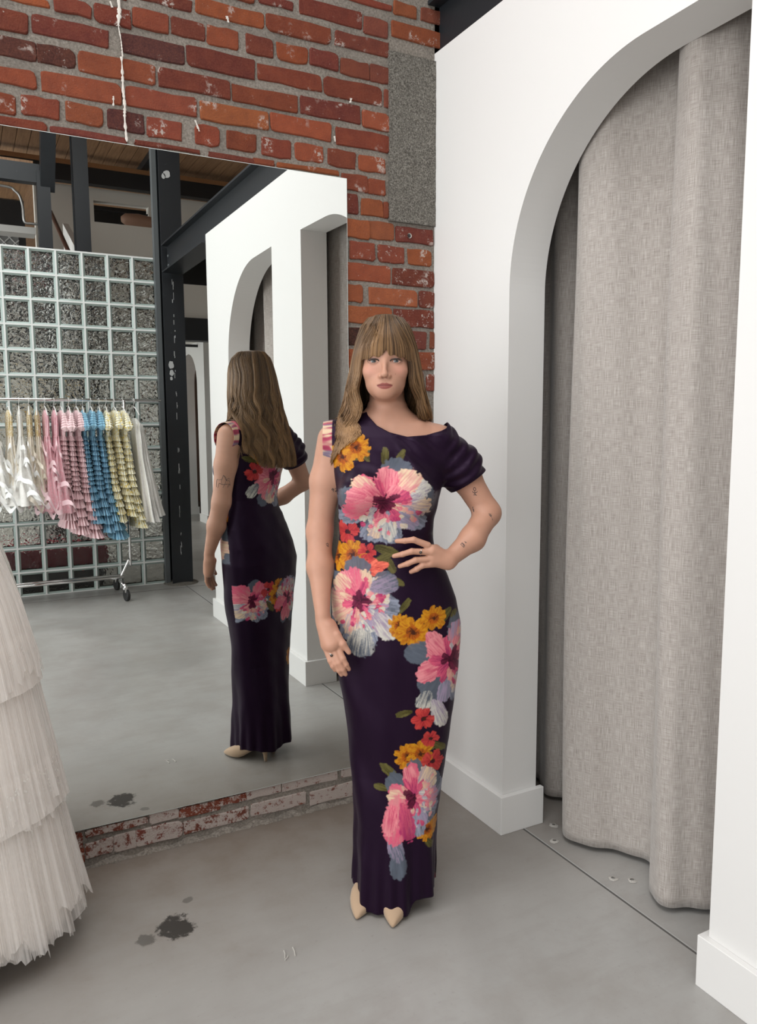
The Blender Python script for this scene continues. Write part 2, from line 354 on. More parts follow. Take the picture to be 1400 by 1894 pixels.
# courses beyond the frame, joined into one piece
FILL = MB(); z = 0.02; r = 0
while z < 4.5:
    x = -3.6-(0.11 if r % 2 else 0)
    while x < -0.02:
        L = 0.218 if (r % 6) != 4 else 0.108; e = min(x+L, -0.004); t = (x, e, z, z+0.068)
        hitbox = any(t[0] < q[1]+.004 and t[1] > q[0]-.004 and t[2] < q[3]+.004 and t[3] > q[2]-.004 for q in LAID+[(-2.26, -0.37, .13, 2.345), (-.16, 0, 2.28, 2.9)])
        if not hitbox and e-x > .04: brick(t[0]+.0025, t[1]-.0025, t[2], t[3])
        x += L+0.012
    z += 0.0815; r += 1
fo = FILL.build('brickwork', M_BRICK, wall_back); fo.color = (*[c*.85 for c in BR['r']], .15); fo['kind'] = 'stuff'; FILL = None
# the concrete patch and the seams of mortar round it
a = hit(720, 92, 1, -0.012); b = hit(806, 419, 1, -0.012)
def patch():
    x0, x1, zt, zb = a[0], 0.0, a[2], b[2]; n = 10; m_ = 30; v = []; f = []
    for i in range(m_+1):
        for k in range(n+1):
            x = x0+(x1-x0)*k/n; zz = zb+(zt-zb)*i/m_
            if k == 0: x += random.uniform(-.002, .002)
            v.append((x, -0.012+random.uniform(-.0012, .0012), zz))
    W = n+1
    for i in range(m_):
        for k in range(n): f.append((i*W+k, i*W+k+1, (i+1)*W+k+1, (i+1)*W+k))
    N = len(v)
    v += [(x0, 0.002, zb), (x1, 0.002, zb), (x1, 0.002, zt), (x0, 0.002, zt)]
    f += [tuple([i*W for i in range(m_+1)])+(N+3, N), tuple(range(W))[::-1]+(N, N+1), tuple(m_*W+k for k in range(W))+(N+2, N+3)]
    o = mesh('concrete_patch', v, f, M_PATCH, wall_back); o['label'] = 'grey hammered concrete infill beside white wall'
patch()
# white paint runs down the brickwork
M_DRIP = Mat('white_paint_run', (0.62, 0.58, 0.53), 0.7); M_DRIP.bump(M_DRIP.noise(200, 4), 0.6, 0.004); M_DRIP = M_DRIP.m
def drip(pts, w):
    P = catmull([hit(x, y, 1, -0.0112)[[0, 2]] for x, y in pts], len(pts)*7); v = []; f = []
    for i, (x, z_) in enumerate(P):
        ww = w*random.uniform(0.35, 1.5)
        v += [(x-ww/2, -0.009, z_), (x-ww/4, -0.0128, z_), (x+ww/4, -0.0128, z_), (x+ww/2, -0.009, z_)]
    for i in range(len(P)-1):
        for k in range(3): f.append((i*4+k, i*4+k+1, i*4+5+k, i*4+4+k))
    mesh('paint_run', v, f, M_DRIP, wall_back, recalc=True)
drip([(219, -8), (221, 20), (219, 48)], 0.011); drip([(219, 48), (224, 75), (227, 105)], 0.004); drip([(225, 105), (227, 140), (228, 165), (231, 195), (231, 220), (235, 262)], 0.0075)
drip([(204, 2), (208, 14)], 0.006); drip([(361, 222), (365, 232), (369, 243)], 0.006); drip([(420, 30), (423, 42)], 0.008); drip([(650, 182), (648, 190)], 0.008); drip([(210, 178), (210, 196)], 0.005)
drip([(619, 252), (620, 262)], 0.006)
# bolt hole left in the brick
hb = hit(757, 436, 1, -0.011); hole = MB(); 
hole.add([(hb[0]+r*math.cos(2*math.pi*k/16), -0.0125 if r > .006 else -0.006, hb[2]+r*math.sin(2*math.pi*k/16)) for r in (0.0095, 0.006) for k in range(16)], [(k, (k+1) % 16, 16+(k+1) % 16, 16+k) for k in range(16)])
hole.build('bolt_hole_rim', Mat('pale_lime', (.5, .47, .43), .9).m, wall_back)
MB().lathe([(0.006, 0), (0.0, 0.001)], (0, 0, 0), 12).build('bolt_hole', M_BLACK, wall_back).matrix_local = Matrix.Translation((hb[0], -0.0115, hb[2])) @ Matrix.Rotation(rad(90), 4, 'X')
# flaking skim where the wall meets the floor
def skirting_crumb():
    v = []; f = []; n = 120
    for i in range(n+1):
        x = -2.2+2.2*i/n; h = 0.012+0.008*math.sin(i*0.9)+random.uniform(-.004, .004); d = 0.012+random.uniform(0, .010)
        v += [(x, -0.001, max(h, .004)), (x, -d*0.6, max(h*0.6, .003)), (x, -d, 0.0005)]
    for i in range(n):
        for k in range(2): f.append((i*3+k, i*3+k+1, i*3+k+4, i*3+k+3))
    mesh('mortar_fillet', v, f, M_MORTAR, wall_back, recalc=True)
skirting_crumb()

# ---- white wall with its two half arches
WH, AC, AR, AZ, PY1, PY2 = 2.835, 1.05, 0.575, 1.905, 1.357, 1.80
def arch_poly():
    P = [(0.0, 0.0), (-AC+AR, 0.0)]
    P += [(-AC+AR*math.cos(t), AZ+AR*math.sin(t)) for t in np.linspace(0, math.pi/2, 40)]
    P += [(-PY1, AZ+AR+0.006), (-PY1, 0.0), (-PY2, 0.0), (-PY2, AZ+AR+0.006)]
    c2 = -(PY1+PY2)+AC
    P += [(c2-AR*math.cos(t), AZ+AR*math.sin(t)) for t in np.linspace(math.pi/2, 0, 40)]
    P += [(c2-AR, 0.0), (-3.16, 0.0), (-3.16, WH), (0.0, WH)]
    return P
wall_right = structure(MB().prism(arch_poly(), 0, 0.0, 0.15).build('wall_right', M_WHITE), 'white plaster wall with two half-arched openings')
BBH, BBT = 0.141, 0.02
Y2e = -(PY1+PY2)+AC-AR
for nm, ya, yb in (('baseboard_corner', 0.0, -AC+AR), ('baseboard_pier', -PY1, -PY2), ('baseboard_end', Y2e, -3.16)):
    mb = MB(); e0 = 0 if ya == 0 else BBT
    mb.prism([(-BBT, ya+e0), (0.172, ya+e0), (0.172, ya), (0, ya), (0, yb), (0.172, yb), (0.172, yb-BBT), (-BBT, yb-BBT)] if e0 else [(-BBT, 0), (0, 0), (0, yb), (0.172, yb), (0.172, yb-BBT), (-BBT, yb-BBT)], 2, 0, BBH)
    o = structure(mb.build(nm, M_TRIM), 'tall flat white baseboard'); bv = o.modifiers.new('edge', 'BEVEL'); bv.width = 0.002; bv.segments = 2
# steel beam carried over the white wall
def i_beam(name, x0, x1, y0, y1, z0, z1, tf=0.014, tw=0.012, axis='y', mat=None):
    mb = MB()
    if axis == 'y':
        xm = (x0+x1)/2; mb.box(x0, x1, y0, y1, z0, z0+tf).box(x0, x1, y0, y1, z1-tf, z1).box(xm-tw/2, xm+tw/2, y0, y1, z0+tf, z1-tf)
    else:
        ym = (y0+y1)/2; mb.box(x0, x1, y0, y1, z0, z0+tf).box(x0, x1, y0, y1, z1-tf, z1).box(x0, x1, ym-tw/2, ym+tw/2, z0+tf, z1-tf)
    return mb.build(name, mat or M_STEEL)
beam = MB().box(-0.03, 0.15, 0.0, -4.44, 3.0, 3.014).box(0.02, 0.034, 0.0, -4.44, 2.836, 3.0).box(-0.03, 0.15, -3.162, -4.44, 2.776, 2.79).box(0.02, 0.034, -3.162, -4.44, 2.79, 2.836).build('trim_beam', M_STEEL)
structure(beam, 'charcoal steel beam running over the white wall')
for q in range(2):
    MB().lathe([(0.012, 0), (0.012, 0.008), (0.006, 0.012)], n=8).build('bolt', M_STEEL_EDGE, beam).matrix_local = Matrix.Translation((0.018, -4.38, 2.83+0.08*q)) @ Matrix.Rotation(rad(-90), 4, 'Y')
# fitting rooms behind the arches
structure(MB().box(1.55, 1.6, 0.0, -3.2, 0, 2.85).box(0.15, 1.6, -1.56, -1.60, 0, 2.85).box(0.15, 1.6, -3.16, -3.2, 0, 2.85).box(0.15, 1.6, 0, -3.2, 2.84, 2.88).build('wall_cubicle', M_CREAM), 'plain walls of the fitting rooms behind the curtains')
def curtain(name, plan, label, z0, z1, bottom=None):
    P = catmull(plan, 170); n = len(P); zs = np.concatenate([np.linspace(z0, z0+0.12, 5)[:-1], np.linspace(z0+0.12, z1, 26)])
    d = np.zeros(n); d[1:] = np.cumsum(np.linalg.norm(np.diff(P, axis=0), axis=1)); T = np.gradient(P, axis=0); T /= np.linalg.norm(T, axis=1)[:, None]; N = np.stack([-T[:, 1], T[:, 0]], 1)
    v = []; uv = []; c = P.mean(0)
    for z_ in zs:
        k = (z_-z0)/(z1-z0); Q = P*1.0
        Q = P + N*(0.006*np.sin(d*23+k*5)+0.004*np.sin(d*57+z_*3))[:, None]*(1-0.4*k)
        for i in range(n):
            v.append((Q[i, 0], Q[i, 1], z_+(bottom(d[i]) if bottom and z_ < z0+0.005 else 0))); uv.append((d[i], z_))
    f = [(r*n+i, r*n+i+1, (r+1)*n+i+1, (r+1)*n+i) for r in range(len(zs)-1) for i in range(n-1)]
    me = bpy.data.meshes.new('drape'); me.from_pydata(v, [], f); me.shade_smooth(); l = me.uv_layers.new()
    idx = np.zeros(len(me.loops), int); me.loops.foreach_get('vertex_index', idx); l.data.foreach_set('uv', np.array(uv)[idx].ravel())
    root = empty(name, (P[n//2, 0], P[n//2, 1], 0)); o = link('drape', me, M_LINEN, root); o.location = (-P[n//2, 0], -P[n//2, 1], 0)
    so = o.modifiers.new('thick', 'SOLIDIFY'); so.thickness = 0.003
    y0, y1 = P[:, 1].min(), P[:, 1].max()
    rod = MB().tube([(0.22-P[n//2, 0], y0-0.02-P[n//2, 1], z1), (0.22-P[n//2, 0], y1+0.02-P[n//2, 1], z1)], 0.014, 12).build('curtain_rod', M_BLACK, root)
    return tag(root, label, 'curtain', 'curtains of the fitting rooms')
curtain('curtain', [(0.30, -0.10), (0.36, -0.24), (0.30, -0.36), (0.37, -0.47), (0.345, -0.555), (0.205, -0.575), (0.165, -0.62), (0.175, -0.71), (0.275, -0.83), (0.285, -0.92), (0.17, -1.00), (0.155, -1.08), (0.22, -1.135), (0.30, -1.22), (0.25, -1.34), (0.2, -1.46), (0.28, -1.53)],
        'taupe linen curtain hanging in the arch nearest the brick wall', 0.02, 2.74)
curtain('curtain', [(0.27, -1.64), (0.22, -1.75), (0.19, -1.84), (0.30, -1.93), (0.25, -2.06), (0.185, -2.14), (0.30, -2.26), (0.27, -2.38), (0.20, -2.5), (0.30, -2.62), (0.24, -2.8), (0.3, -3.0), (0.26, -3.12)],
        'taupe linen curtain in the second arch, seen only in the mirror', 0.02, 2.74)

# ---- mirror
mroot = empty('wall_mirror', (-1.3, -0.012, 0.141)); MX0, MX1, MZ0, MZ1 = -2.25, -0.375, 0.141, 2.3345
def loc(o, root): o.location = -root.location; return o
loc(mesh('mirror_glass', [(MX0, -0.012, MZ0), (MX1, -0.012, MZ0), (MX1, -0.012, MZ1), (MX0, -0.012, MZ1)], [(0, 1, 2, 3)], M_MIRROR, mroot), mroot)
loc(MB().box(MX0-.0015, MX1+.0015, -0.0117, -0.0005, MZ0-.0015, MZ1+.0015).build('mirror_backing', M_MIRROR_EDGE, mroot), mroot)
tag(mroot, 'large frameless mirror fixed low on the brick wall', 'mirror')

# ---- window wall on the left, ceiling, the rest of the room
mb = MB(); ys = [0.0]
for a_, b_ in WINDOWS: ys += [a_, b_]
ys.append(-13.2)
for i in range(0, len(ys), 2): mb.box(WIN_X-0.2, WIN_X, ys[i], ys[i+1], 0, CEIL_Z)
for a_, b_ in WINDOWS: mb.box(WIN_X-0.2, WIN_X, a_, b_, 0, WIN_Z[0]).box(WIN_X-0.2, WIN_X, a_, b_, WIN_Z[1], CEIL_Z)
structure(mb.build('wall_left', M_WHITE), 'window wall of the shop')
for i, (a_, b_) in enumerate(WINDOWS):
    mb = MB()
    for zz in (WIN_Z[0], (WIN_Z[0]+WIN_Z[1])/2, WIN_Z[1]-0.04): mb.box(WIN_X-0.05, WIN_X-0.01, a_, b_, zz, zz+0.04)
    for yy in (a_, (a_+b_)/2+0.02, b_+0.04): mb.box(WIN_X-0.05, WIN_X-0.01, yy, yy-0.04, WIN_Z[0], WIN_Z[1])
    structure(mb.build('window_%d' % (i+1), M_BLACK), 'tall black-framed shop window')
sx0, sx1, sy0, sy1 = ADDED_SKYLIGHT
ceiling = structure(MB().box(WIN_X-0.2, 4.2, 0.3, sy0, CEIL_Z+0.02, CEIL_Z+0.1).box(WIN_X-0.2, 4.2, sy1, -13.2, CEIL_Z+0.02, CEIL_Z+0.1).box(WIN_X-0.2, sx0, sy0, sy1, CEIL_Z+0.02, CEIL_Z+0.1).box(sx1, 4.2, sy0, sy1, CEIL_Z+0.02, CEIL_Z+0.1).build('ceiling', M_WOOD), 'brown timber deck ceiling')
mb = MB()  # bars made up to go with the added roof light
for q in range(5): mb.box(sx0+(sx1-sx0)*q/4-.02, sx0+(sx1-sx0)*q/4+.02, sy0, sy1, CEIL_Z+.03, CEIL_Z+.07)
structure(mb.build('window_6', M_BLACK), 'black glazing bars of the added roof light')
plank = None
for k in range(34):                                      # deck boards that the mirror shows
    x = -2.2+k*0.14
    if plank is None: plank = MB().box(0, 0.133, -4.7, -8.2, CEIL_Z, CEIL_Z+0.02).build('ceiling_board', M_WOOD, ceiling); plank.location = (x, 0, 0)
    else:
        o = plank.copy(); COL.objects.link(o); o.location = (x, 0, random.uniform(0, .004))
structure(MB().box(4.15, 4.2, 0.3, -13.2, 0, CEIL_Z).build('wall_side', M_CREAM), 'plain wall beyond the fitting rooms')
structure(MB().box(WIN_X-0.2, 4.2, -13.15, -13.2, 0, CEIL_Z).build('wall_end', M_CREAM), 'plain end wall of the shop')
structure(MB().box(0.15, 4.2, 0.0, 0.3, 0, CEIL_Z).box(0.0, 0.16, 0.0, 0.3, 0, CEIL_Z).build('wall_back_plain', M_CREAM), 'plastered wall behind the fitting rooms')
# ================================================================== what stands behind the camera and shows in the mirror
def RY(v): return -0.024-v
# ---- glass block screen
GP, GN, GX1, GYF, GT = 0.2088, 14, -0.035, RY(4.60), 0.085
def glass_material():
    m = Mat('wavy_pressed_glass', (0.90, 0.93, 0.91), 0.03); m.b.inputs['Transmission Weight'].default_value = 1.0; m.b.inputs['IOR'].default_value = 1.42
    oi = m.node('ShaderNodeObjectInfo'); tc = m.node('ShaderNodeTexCoord'); ad = m.node('ShaderNodeVectorMath', operation='ADD'); m.l.new(tc.outputs['Object'], ad.inputs[0]); m.l.new(oi.outputs['Location'], ad.inputs[1])
    h = m.noise(26, 1, 0.4, ad.outputs[0], distortion=0.8); sp = m.node('ShaderNodeSeparateXYZ'); m.l.new(oi.outputs['Location'], sp.inputs[0]); m.bump(m.math('MULTIPLY', h, m.math('ADD', .12, sp.outputs[2], clamp=True)), 0.9, 0.034); return m.m
M_GLASS = glass_material()
m = Mat('green_glass_rim', (0.52, 0.63, 0.59), 0.12); m.b.inputs['Transmission Weight'].default_value = 0.35; M_GLASS_RIM = m.m
M_GROUT = Mat('white_block_joint', (0.78, 0.80, 0.79), 0.5).m
NCOL = 9
gx0 = GX1-GP*NCOL
screen = structure(MB().box(gx0-0.02, gx0, GYF+.004, GYF-GT-.004, 0, GN*GP).box(gx0, GX1+.004, GYF+.004, GYF-GT-.004, GN*GP, GN*GP+0.006).build('wall_glass', M_GROUT), 'screen wall of square glass blocks with white joints')
grid = MB(); J = 0.0065
for k in range(NCOL+1): grid.box(gx0+k*GP-J, gx0+k*GP+J, GYF+.003, GYF-GT, 0, GN*GP)
for k in range(GN+1):
    for c_ in range(NCOL): grid.box(gx0+c_*GP+J, gx0+(c_+1)*GP-J, GYF+.003, GYF-GT, max(0, k*GP-J), k*GP+J)
grid.build('joint_grid', M_GROUT, screen)
def block_mesh():
    h = GP/2-J; i = h*0.84; v = []; f = []; mi = []
    for (s, y, yi) in ((h, 0.0, -0.010), (h, -GT, -GT+0.010)):
        b = len(v); v += [(-h, y, -h), (h, y, -h), (h, y, h), (-h, y, h)]; v += [(-i, yi, -i), (i, yi, -i), (i, yi, i), (-i, yi, i)]
        for k in range(4): f.append((b+k, b+(k+1) % 4, b+4+(k+1) % 4, b+4+k)); mi.append(1)
        f.append((b+4, b+5, b+6, b+7)); mi.append(0)
    for k in range(4): f.append((k, 8+k, 8+(k+1) % 4, (k+1) % 4)); mi.append(1)
    me = bpy.data.meshes.new('glass_block'); me.from_pydata(v, [], f); me.materials.append(M_GLASS); me.materials.append(M_GLASS_RIM); me.polygons.foreach_set('material_index', mi)
    bm = bmesh.new(); bm.from_mesh(me); bmesh.ops.recalc_face_normals(bm, faces=bm.faces); bm.to_mesh(me); bm.free(); return me
gme = block_mesh()
for r in range(GN):
    for c_ in range(NCOL):
        o = link('glass_block', gme, None, screen); o.location = (gx0+(c_+.5)*GP, GYF, (r+.5)*GP)
# ---- steel columns
col1 = structure(MB().box(-0.02, 0.165, RY(4.46), RY(4.475), 0, CEIL_Z).box(-0.02, 0.165, RY(4.635), RY(4.65), 0, CEIL_Z).box(0.066, 0.079, RY(4.475), RY(4.635), 0, CEIL_Z).build('trim_column', M_STEEL), 'charcoal steel column at the end of the glass screen')
MB().box(-0.064, -0.024, RY(4.53), RY(4.60), 0, CEIL_Z).build('edge_angle', M_STEEL_EDGE, col1)
M_SCUFF = Mat('pale_scuff', (0.45, 0.46, 0.46), 0.8).m
for k in range(34):                                         # old paint specks down the face
    zz = random.uniform(0.25, 2.7); hh = random.uniform(0.01, 0.07)
    MB().box(0.066, 0.066+random.uniform(.003, .006), RY(4.458), RY(4.46), zz, zz+hh).build('paint_fleck', M_SCUFF, col1).location.x = random.uniform(-.008, .008)
for (xx, zz, r_) in ((0.03, 1.99, .03), (0.032, 1.92, .022), (0.03, 1.87, .014), (0.05, 3.62, .03), (0.02, 3.6, .02)):
    mb = MB(); n = 12; mb.add([(xx+r_*math.cos(2*math.pi*k/n)*random.uniform(.7, 1.1), RY(4.457), zz+r_*1.2*math.sin(2*math.pi*k/n)*random.uniform(.8, 1.1)) for k in range(n)], [tuple(range(n))]); mb.build('paint_fleck', M_SCUFF, col1)
# spalled concrete foot of the column
mb = MB(); mb.lathe([(0.16, 0), (0.14, 0.012), (0.10, 0.02), (0.0, 0.03)], (0.075, RY(4.55), 0), 18); mb.build('grout_pad', M_PATCH, col1)
structure(MB().box(-0.62, -0.49, RY(5.2), RY(5.215), 0, CEIL_Z).box(-0.62, -0.49, RY(5.34), RY(5.355), 0, CEIL_Z).box(-0.56, -0.55, RY(5.215), RY(5.34), 0, CEIL_Z).build('trim_column_middle', M_STEEL), 'charcoal steel column rising behind the glass screen')
structure(MB().box(-0.93, -0.82, RY(5.2), RY(5.33), 0, 3.72).build('trim_column_braced', M_STEEL), 'charcoal steel post with a sloping knee brace')
structure(MB().prism([(-5.25, 3.55), (-5.25, 3.76), (-4.7, CEIL_Z), (-4.5, CEIL_Z)], 0, -0.90, -0.78).build('trim_brace', M_STEEL), 'sloping charcoal steel knee brace')
# roof beams
structure(MB().box(-4.2, 4.1, RY(7.42), RY(7.55), 4.29, 4.48).build('trim_roof_beam', M_BLACK), 'deep black roof beam across the far end')
structure(MB().box(-4.2, 4.1, RY(7.40), RY(7.45), 4.47, 4.52).build('trim_board', Mat('orange_timber', (0.30, 0.145, 0.06), 0.6).m), 'orange timber edge board on the roof beam')
structure(MB().box(0.44, 0.52, -4.7, -8.0, 4.52, CEIL_Z).build('trim_purlin', M_BLACK), 'thin black purlin on the timber ceiling')
structure(MB().box(-4.2, -0.9, RY(5.22), RY(5.32), 3.62, 3.78).build('trim_tie_beam', M_STEEL), 'charcoal tie beam left of the braced post')
# mezzanine and far rooms
mez = MB()
mez.box(-0.75, -0.09, RY(7.62), RY(7.75), 2.2, 4.30).box(-0.09, 0.56, RY(7.62), RY(7.75), 4.155, 4.30).box(0.56, 4.1, RY(7.62), RY(7.75), 3.62, 4.30)
structure(mez.build('wall_mezzanine', M_CREAM), 'cream wall above the mezzanine with a dark opening')
structure(MB().box(-0.09, 4.1, RY(8.4), RY(8.45), 2.8, 4.3).build('wall_recess_darkness', M_BLACK), 'black panel standing for the darkness behind the mezzanine opening')  # the unlit space is painted as a black sheet
MB_ = MB().box(-0.07, 0.56, RY(7.66), RY(7.70), 4.06, 4.075).build('opening_rail', M_BLACK)
tag(MB_, 'thin black rail across the mezzanine opening', 'rail')
structure(MB().box(-0.19, 0.60, RY(7.30), RY(7.40), 2.7, 3.83).build('wall_parapet', M_CREAM), 'cream parapet in front of the mezzanine opening')
structure(MB().box(0.60, 4.1, RY(7.44), RY(7.52), 2.80, 3.22).build('wall_parapet_low', M_CREAM), 'low cream parapet over the mezzanine edge')
structure(MB().box(-0.7, 4.1, RY(7.38), RY(7.58), 2.52, 2.80).build('trim_mezzanine_edge', M_STEEL), 'charcoal steel edge beam of the mezzanine')
structure(MB().box(-0.7, 4.1, RY(7.58), RY(13.0), 2.66, 2.72).build('floor_mezzanine', M_CREAM), 'mezzanine floor slab')
# rolled copper coloured bundle lying in the opening
b_ = MB(); cx, cz = 0.40, 3.95
b_.tube([(0.22, RY(7.58), cz+.01), (0.27, RY(7.58), cz+.015), (0.42, RY(7.58), cz+.02), (0.60, RY(7.58), cz+.0), (0.72, RY(7.58), cz-.02)], [0.035, .07, .075, .07, .05], 14)
tag(b_.build('fabric_bundle', Mat('copper_cloth', (0.33, 0.19, 0.13), 0.6).m, smooth=True), 'copper brown cloth bundle lying behind the cream parapet', 'bundle')
# stair up to the mezzanine
st = empty('stair', (-0.6, RY(6.6), 0)); 
sl = MB().prism([(RY(5.4)-RY(6.6), 2.0), (RY(5.4)-RY(6.6), 2.9), (RY(7.2)-RY(6.6), 3.75), (RY(7.2)-RY(6.6), 2.6)], 0, 0.10, 0.16).build('stair_side', M_WHITE, st)
MB().tube([(-0.02, RY(5.2)-RY(6.6), 2.86), (-0.02, RY(7.2)-RY(6.6), 3.86)], 0.022, 10).build('handrail', Mat('brown_handrail', (0.085, 0.04, 0.03), 0.4).m, st)
tag(st, 'white stair side with a brown handrail behind the glass screen', 'stair')
# conduit and duct grille in the left corner of the mirror
cd = MB().tube(catmull([(-2.2, RY(5.6), 3.66), (-1.25, RY(5.6), 3.66), (-1.08, RY(5.6), 3.62), (-1.03, RY(5.6), 3.52), (-1.02, RY(5.6), 3.36), (-0.96, RY(5.6), 3.345), (-0.9, RY(5.6), 3.345)], 40), 0.013, 8).build('conduit', Mat('galvanised_pipe', (0.42, 0.42, 0.41), 0.35, .8).m, smooth=True)
tag(cd, 'bent grey conduit pipe under the timber deck', 'pipe')
structure(MB().box(-4.2, -0.94, RY(5.35), RY(7.3), 3.80, 3.84).build('ceiling_low_deck', M_WOOD), 'lower timber deck behind the tie beam')
structure(MB().box(-4.2, -0.93, RY(5.55), RY(5.75), 3.24, 3.30).build('trim_shelf_edge', Mat('pale_steel', (0.38, 0.37, 0.35), 0.5).m), 'pale steel edge under the timber deck')
structure(MB().box(-4.2, -0.94, RY(6.6), RY(6.65), 2.4, 3.79).build('wall_loft_darkness', M_BLACK), 'black panel standing for the dark room behind the grille')  # black sheet put in for the shade of the loft room
gr = empty('duct_grille', (-1.33, RY(6.0), 2.98))
gf = MB().box(-0.45, 0.28, -.03, 0, -0.1, 0.32).build('grille_panel', Mat('grey_grille', (0.16, 0.16, 0.155), 0.5).m, gr)
M_WIRE = Mat('grille_wire', (0.42, .42, .41), .5).m
for k in range(-6, 10):
    for s_ in (-1, 1):
        x0 = k*0.1-0.3; p0 = (x0, .012, -0.1); p1 = (x0+s_*0.42, .012, 0.32)
        t0, t1 = 0.0, 1.0
        for lim, sg in ((-0.45, 1), (0.28, -1)):
            for q in range(2):
                d_ = p1[0]-p0[0]; tt = (lim-p0[0])/d_
                if (p0[0]-lim)*sg < 0: t0 = max(t0, tt)
                if (p1[0]-lim)*sg < 0: t1 = min(t1, tt)
        if t1-t0 > 0.05: MB().tube([(p0[0]+(p1[0]-p0[0])*t, .012, -0.1+0.42*t) for t in (t0, t1)], 0.006, 4).build('grille_wire', M_WIRE, gr)
tag(gr, 'grey diamond-mesh grille panel above the glass screen', 'grille')
# red bench and brick behind the glass
bn = empty('bench', (-1.25, RY(4.93), 0)); MB().box(-0.75, 0.72, -.12, .12, 0.17, 0.37).build('seat', Mat('red_upholstery', (0.45, 0.04, 0.07), .6).m, bn); MB().box(-0.7, 0.68, -.10, .10, 0.0, 0.17).build('base', M_BLACK, bn)
tag(bn, 'low red upholstered bench blurred behind the glass blocks', 'bench')
for (x_, z_) in ((-1.1, 3.02), (-1.02, 3.04)):
    tag(MB().lathe([(0.05, -.04), (.055, 0), (.05, .04)], (x_, RY(6.0), z_), 12).build('red_valve', bpy.data.materials['red_upholstery']), 'red pipe fitting behind the grille' if x_ < -1.05 else 'red pipe fitting beside the braced post', 'pipe fitting')
structure(MB().box(-4.2, -0.2, RY(7.0), RY(7.05), 0, 2.9).build('wall_behind_glass', wall_white('grey_beige_plaster', (0.46, 0.43, 0.39)).m), 'grey beige wall behind the glass screen')
# hall beyond the column: white wall with another arch
AF = 9.95
def far_arch():
    P = [(RY(12.5), 0), (RY(AF), 0)]
    P = [(RY(12.5), 0.0), (RY(12.5), 2.66), (RY(8.6), 2.66), (RY(8.6), 0.0), (RY(9.0), 0.0), (RY(9.0), 2.05)]
    r_ = (AF-9.0)/2; c = (AF+9.0)/2
    P += [(RY(c-r_*math.cos(t)), 2.05+r_*math.sin(t)) for t in np.linspace(0, math.pi, 24)]
    P += [(RY(AF), 2.05), (RY(AF), 0.0)]
    return P
structure(MB().prism(far_arch(), 0, 1.47, 1.68).build('wall_hall', M_WHITE), 'white wall with an arched doorway in the far hall')
structure(MB().box(1.455, 1.70, RY(AF)-.0+.015, RY(12.5), 0, 0.12).box(1.455, 1.70, RY(8.6), RY(9.0)-.015, 0, .12).build('baseboard_hall', M_TRIM), 'white baseboard in the far hall')
structure(MB().box(2.25, 2.3, RY(8), RY(13), 0, 2.66).build('wall_brown', Mat('brown_panelling', (0.30, 0.15, 0.085), .7).m), 'brown panelled wall inside the far doorway')
dk = empty('counter', (2.02, RY(9.6), 0)); MB().box(-.2, .2, -.6, .6, .96, 1.0).build('counter_top', M_WHITE, dk); MB().box(-.16, .16, -.56, .56, 0, .96).build('counter_body', M_BLACK, dk); tag(dk, 'dark counter with a pale top inside the far doorway', 'counter')
tag(MB().box(1.93, 1.97, RY(9.45), RY(9.7), 1.002, 1.36).build('paper_stand', Mat('white_paper', (.82, .83, .86), .6).m), 'white printed sheet standing on the far counter', 'sheet')
rd = MB().tube([(0.9, RY(8.9), 2.60), (1.66, RY(8.9), 2.60)], 0.02, 10).build('hanging_rod', M_BLACK); tag(rd, 'short black rod fixed under the mezzanine edge', 'rod')
structure(MB().box(1.60, 1.80, RY(8.55), RY(8.6), 0, 2.66).build('trim_hall_post', M_WHITE), 'narrow white post beside the far doorway')

# dried golden branches in a jar behind the glass
pv = empty('dried_branches', (-0.85, RY(5.75), 0)); MB().lathe([(.08, 1.0), (.11, 1.15), (.05, 1.36), (.06, 1.42)], n=20).build('jar', M_CREAM, pv, True)
MB().box(-.25, .25, -.2, .2, 0, 1.0).build('plinth', M_CREAM, pv)
for k in range(16):
    a_ = random.uniform(0, 6.28); l_ = random.uniform(.3, .6); MB().tube(catmull([(0, 0, 1.38), (.15*l_*math.cos(a_), .15*l_*math.sin(a_), 1.38+.5*l_), (.7*l_*math.cos(a_), .5*l_*math.sin(a_), 1.38+.75*l_), (1.1*l_*math.cos(a_), .7*l_*math.sin(a_), 1.38+.6*l_)], 10), [.012]*9+[.004], 5).build('branch', M_GOLD if k else (M_GOLD := Mat('golden_leaf', (.55, .36, .08), .5).m), pv)
tag(pv, 'golden dried branches in a jar blurred behind the glass blocks', 'branches')
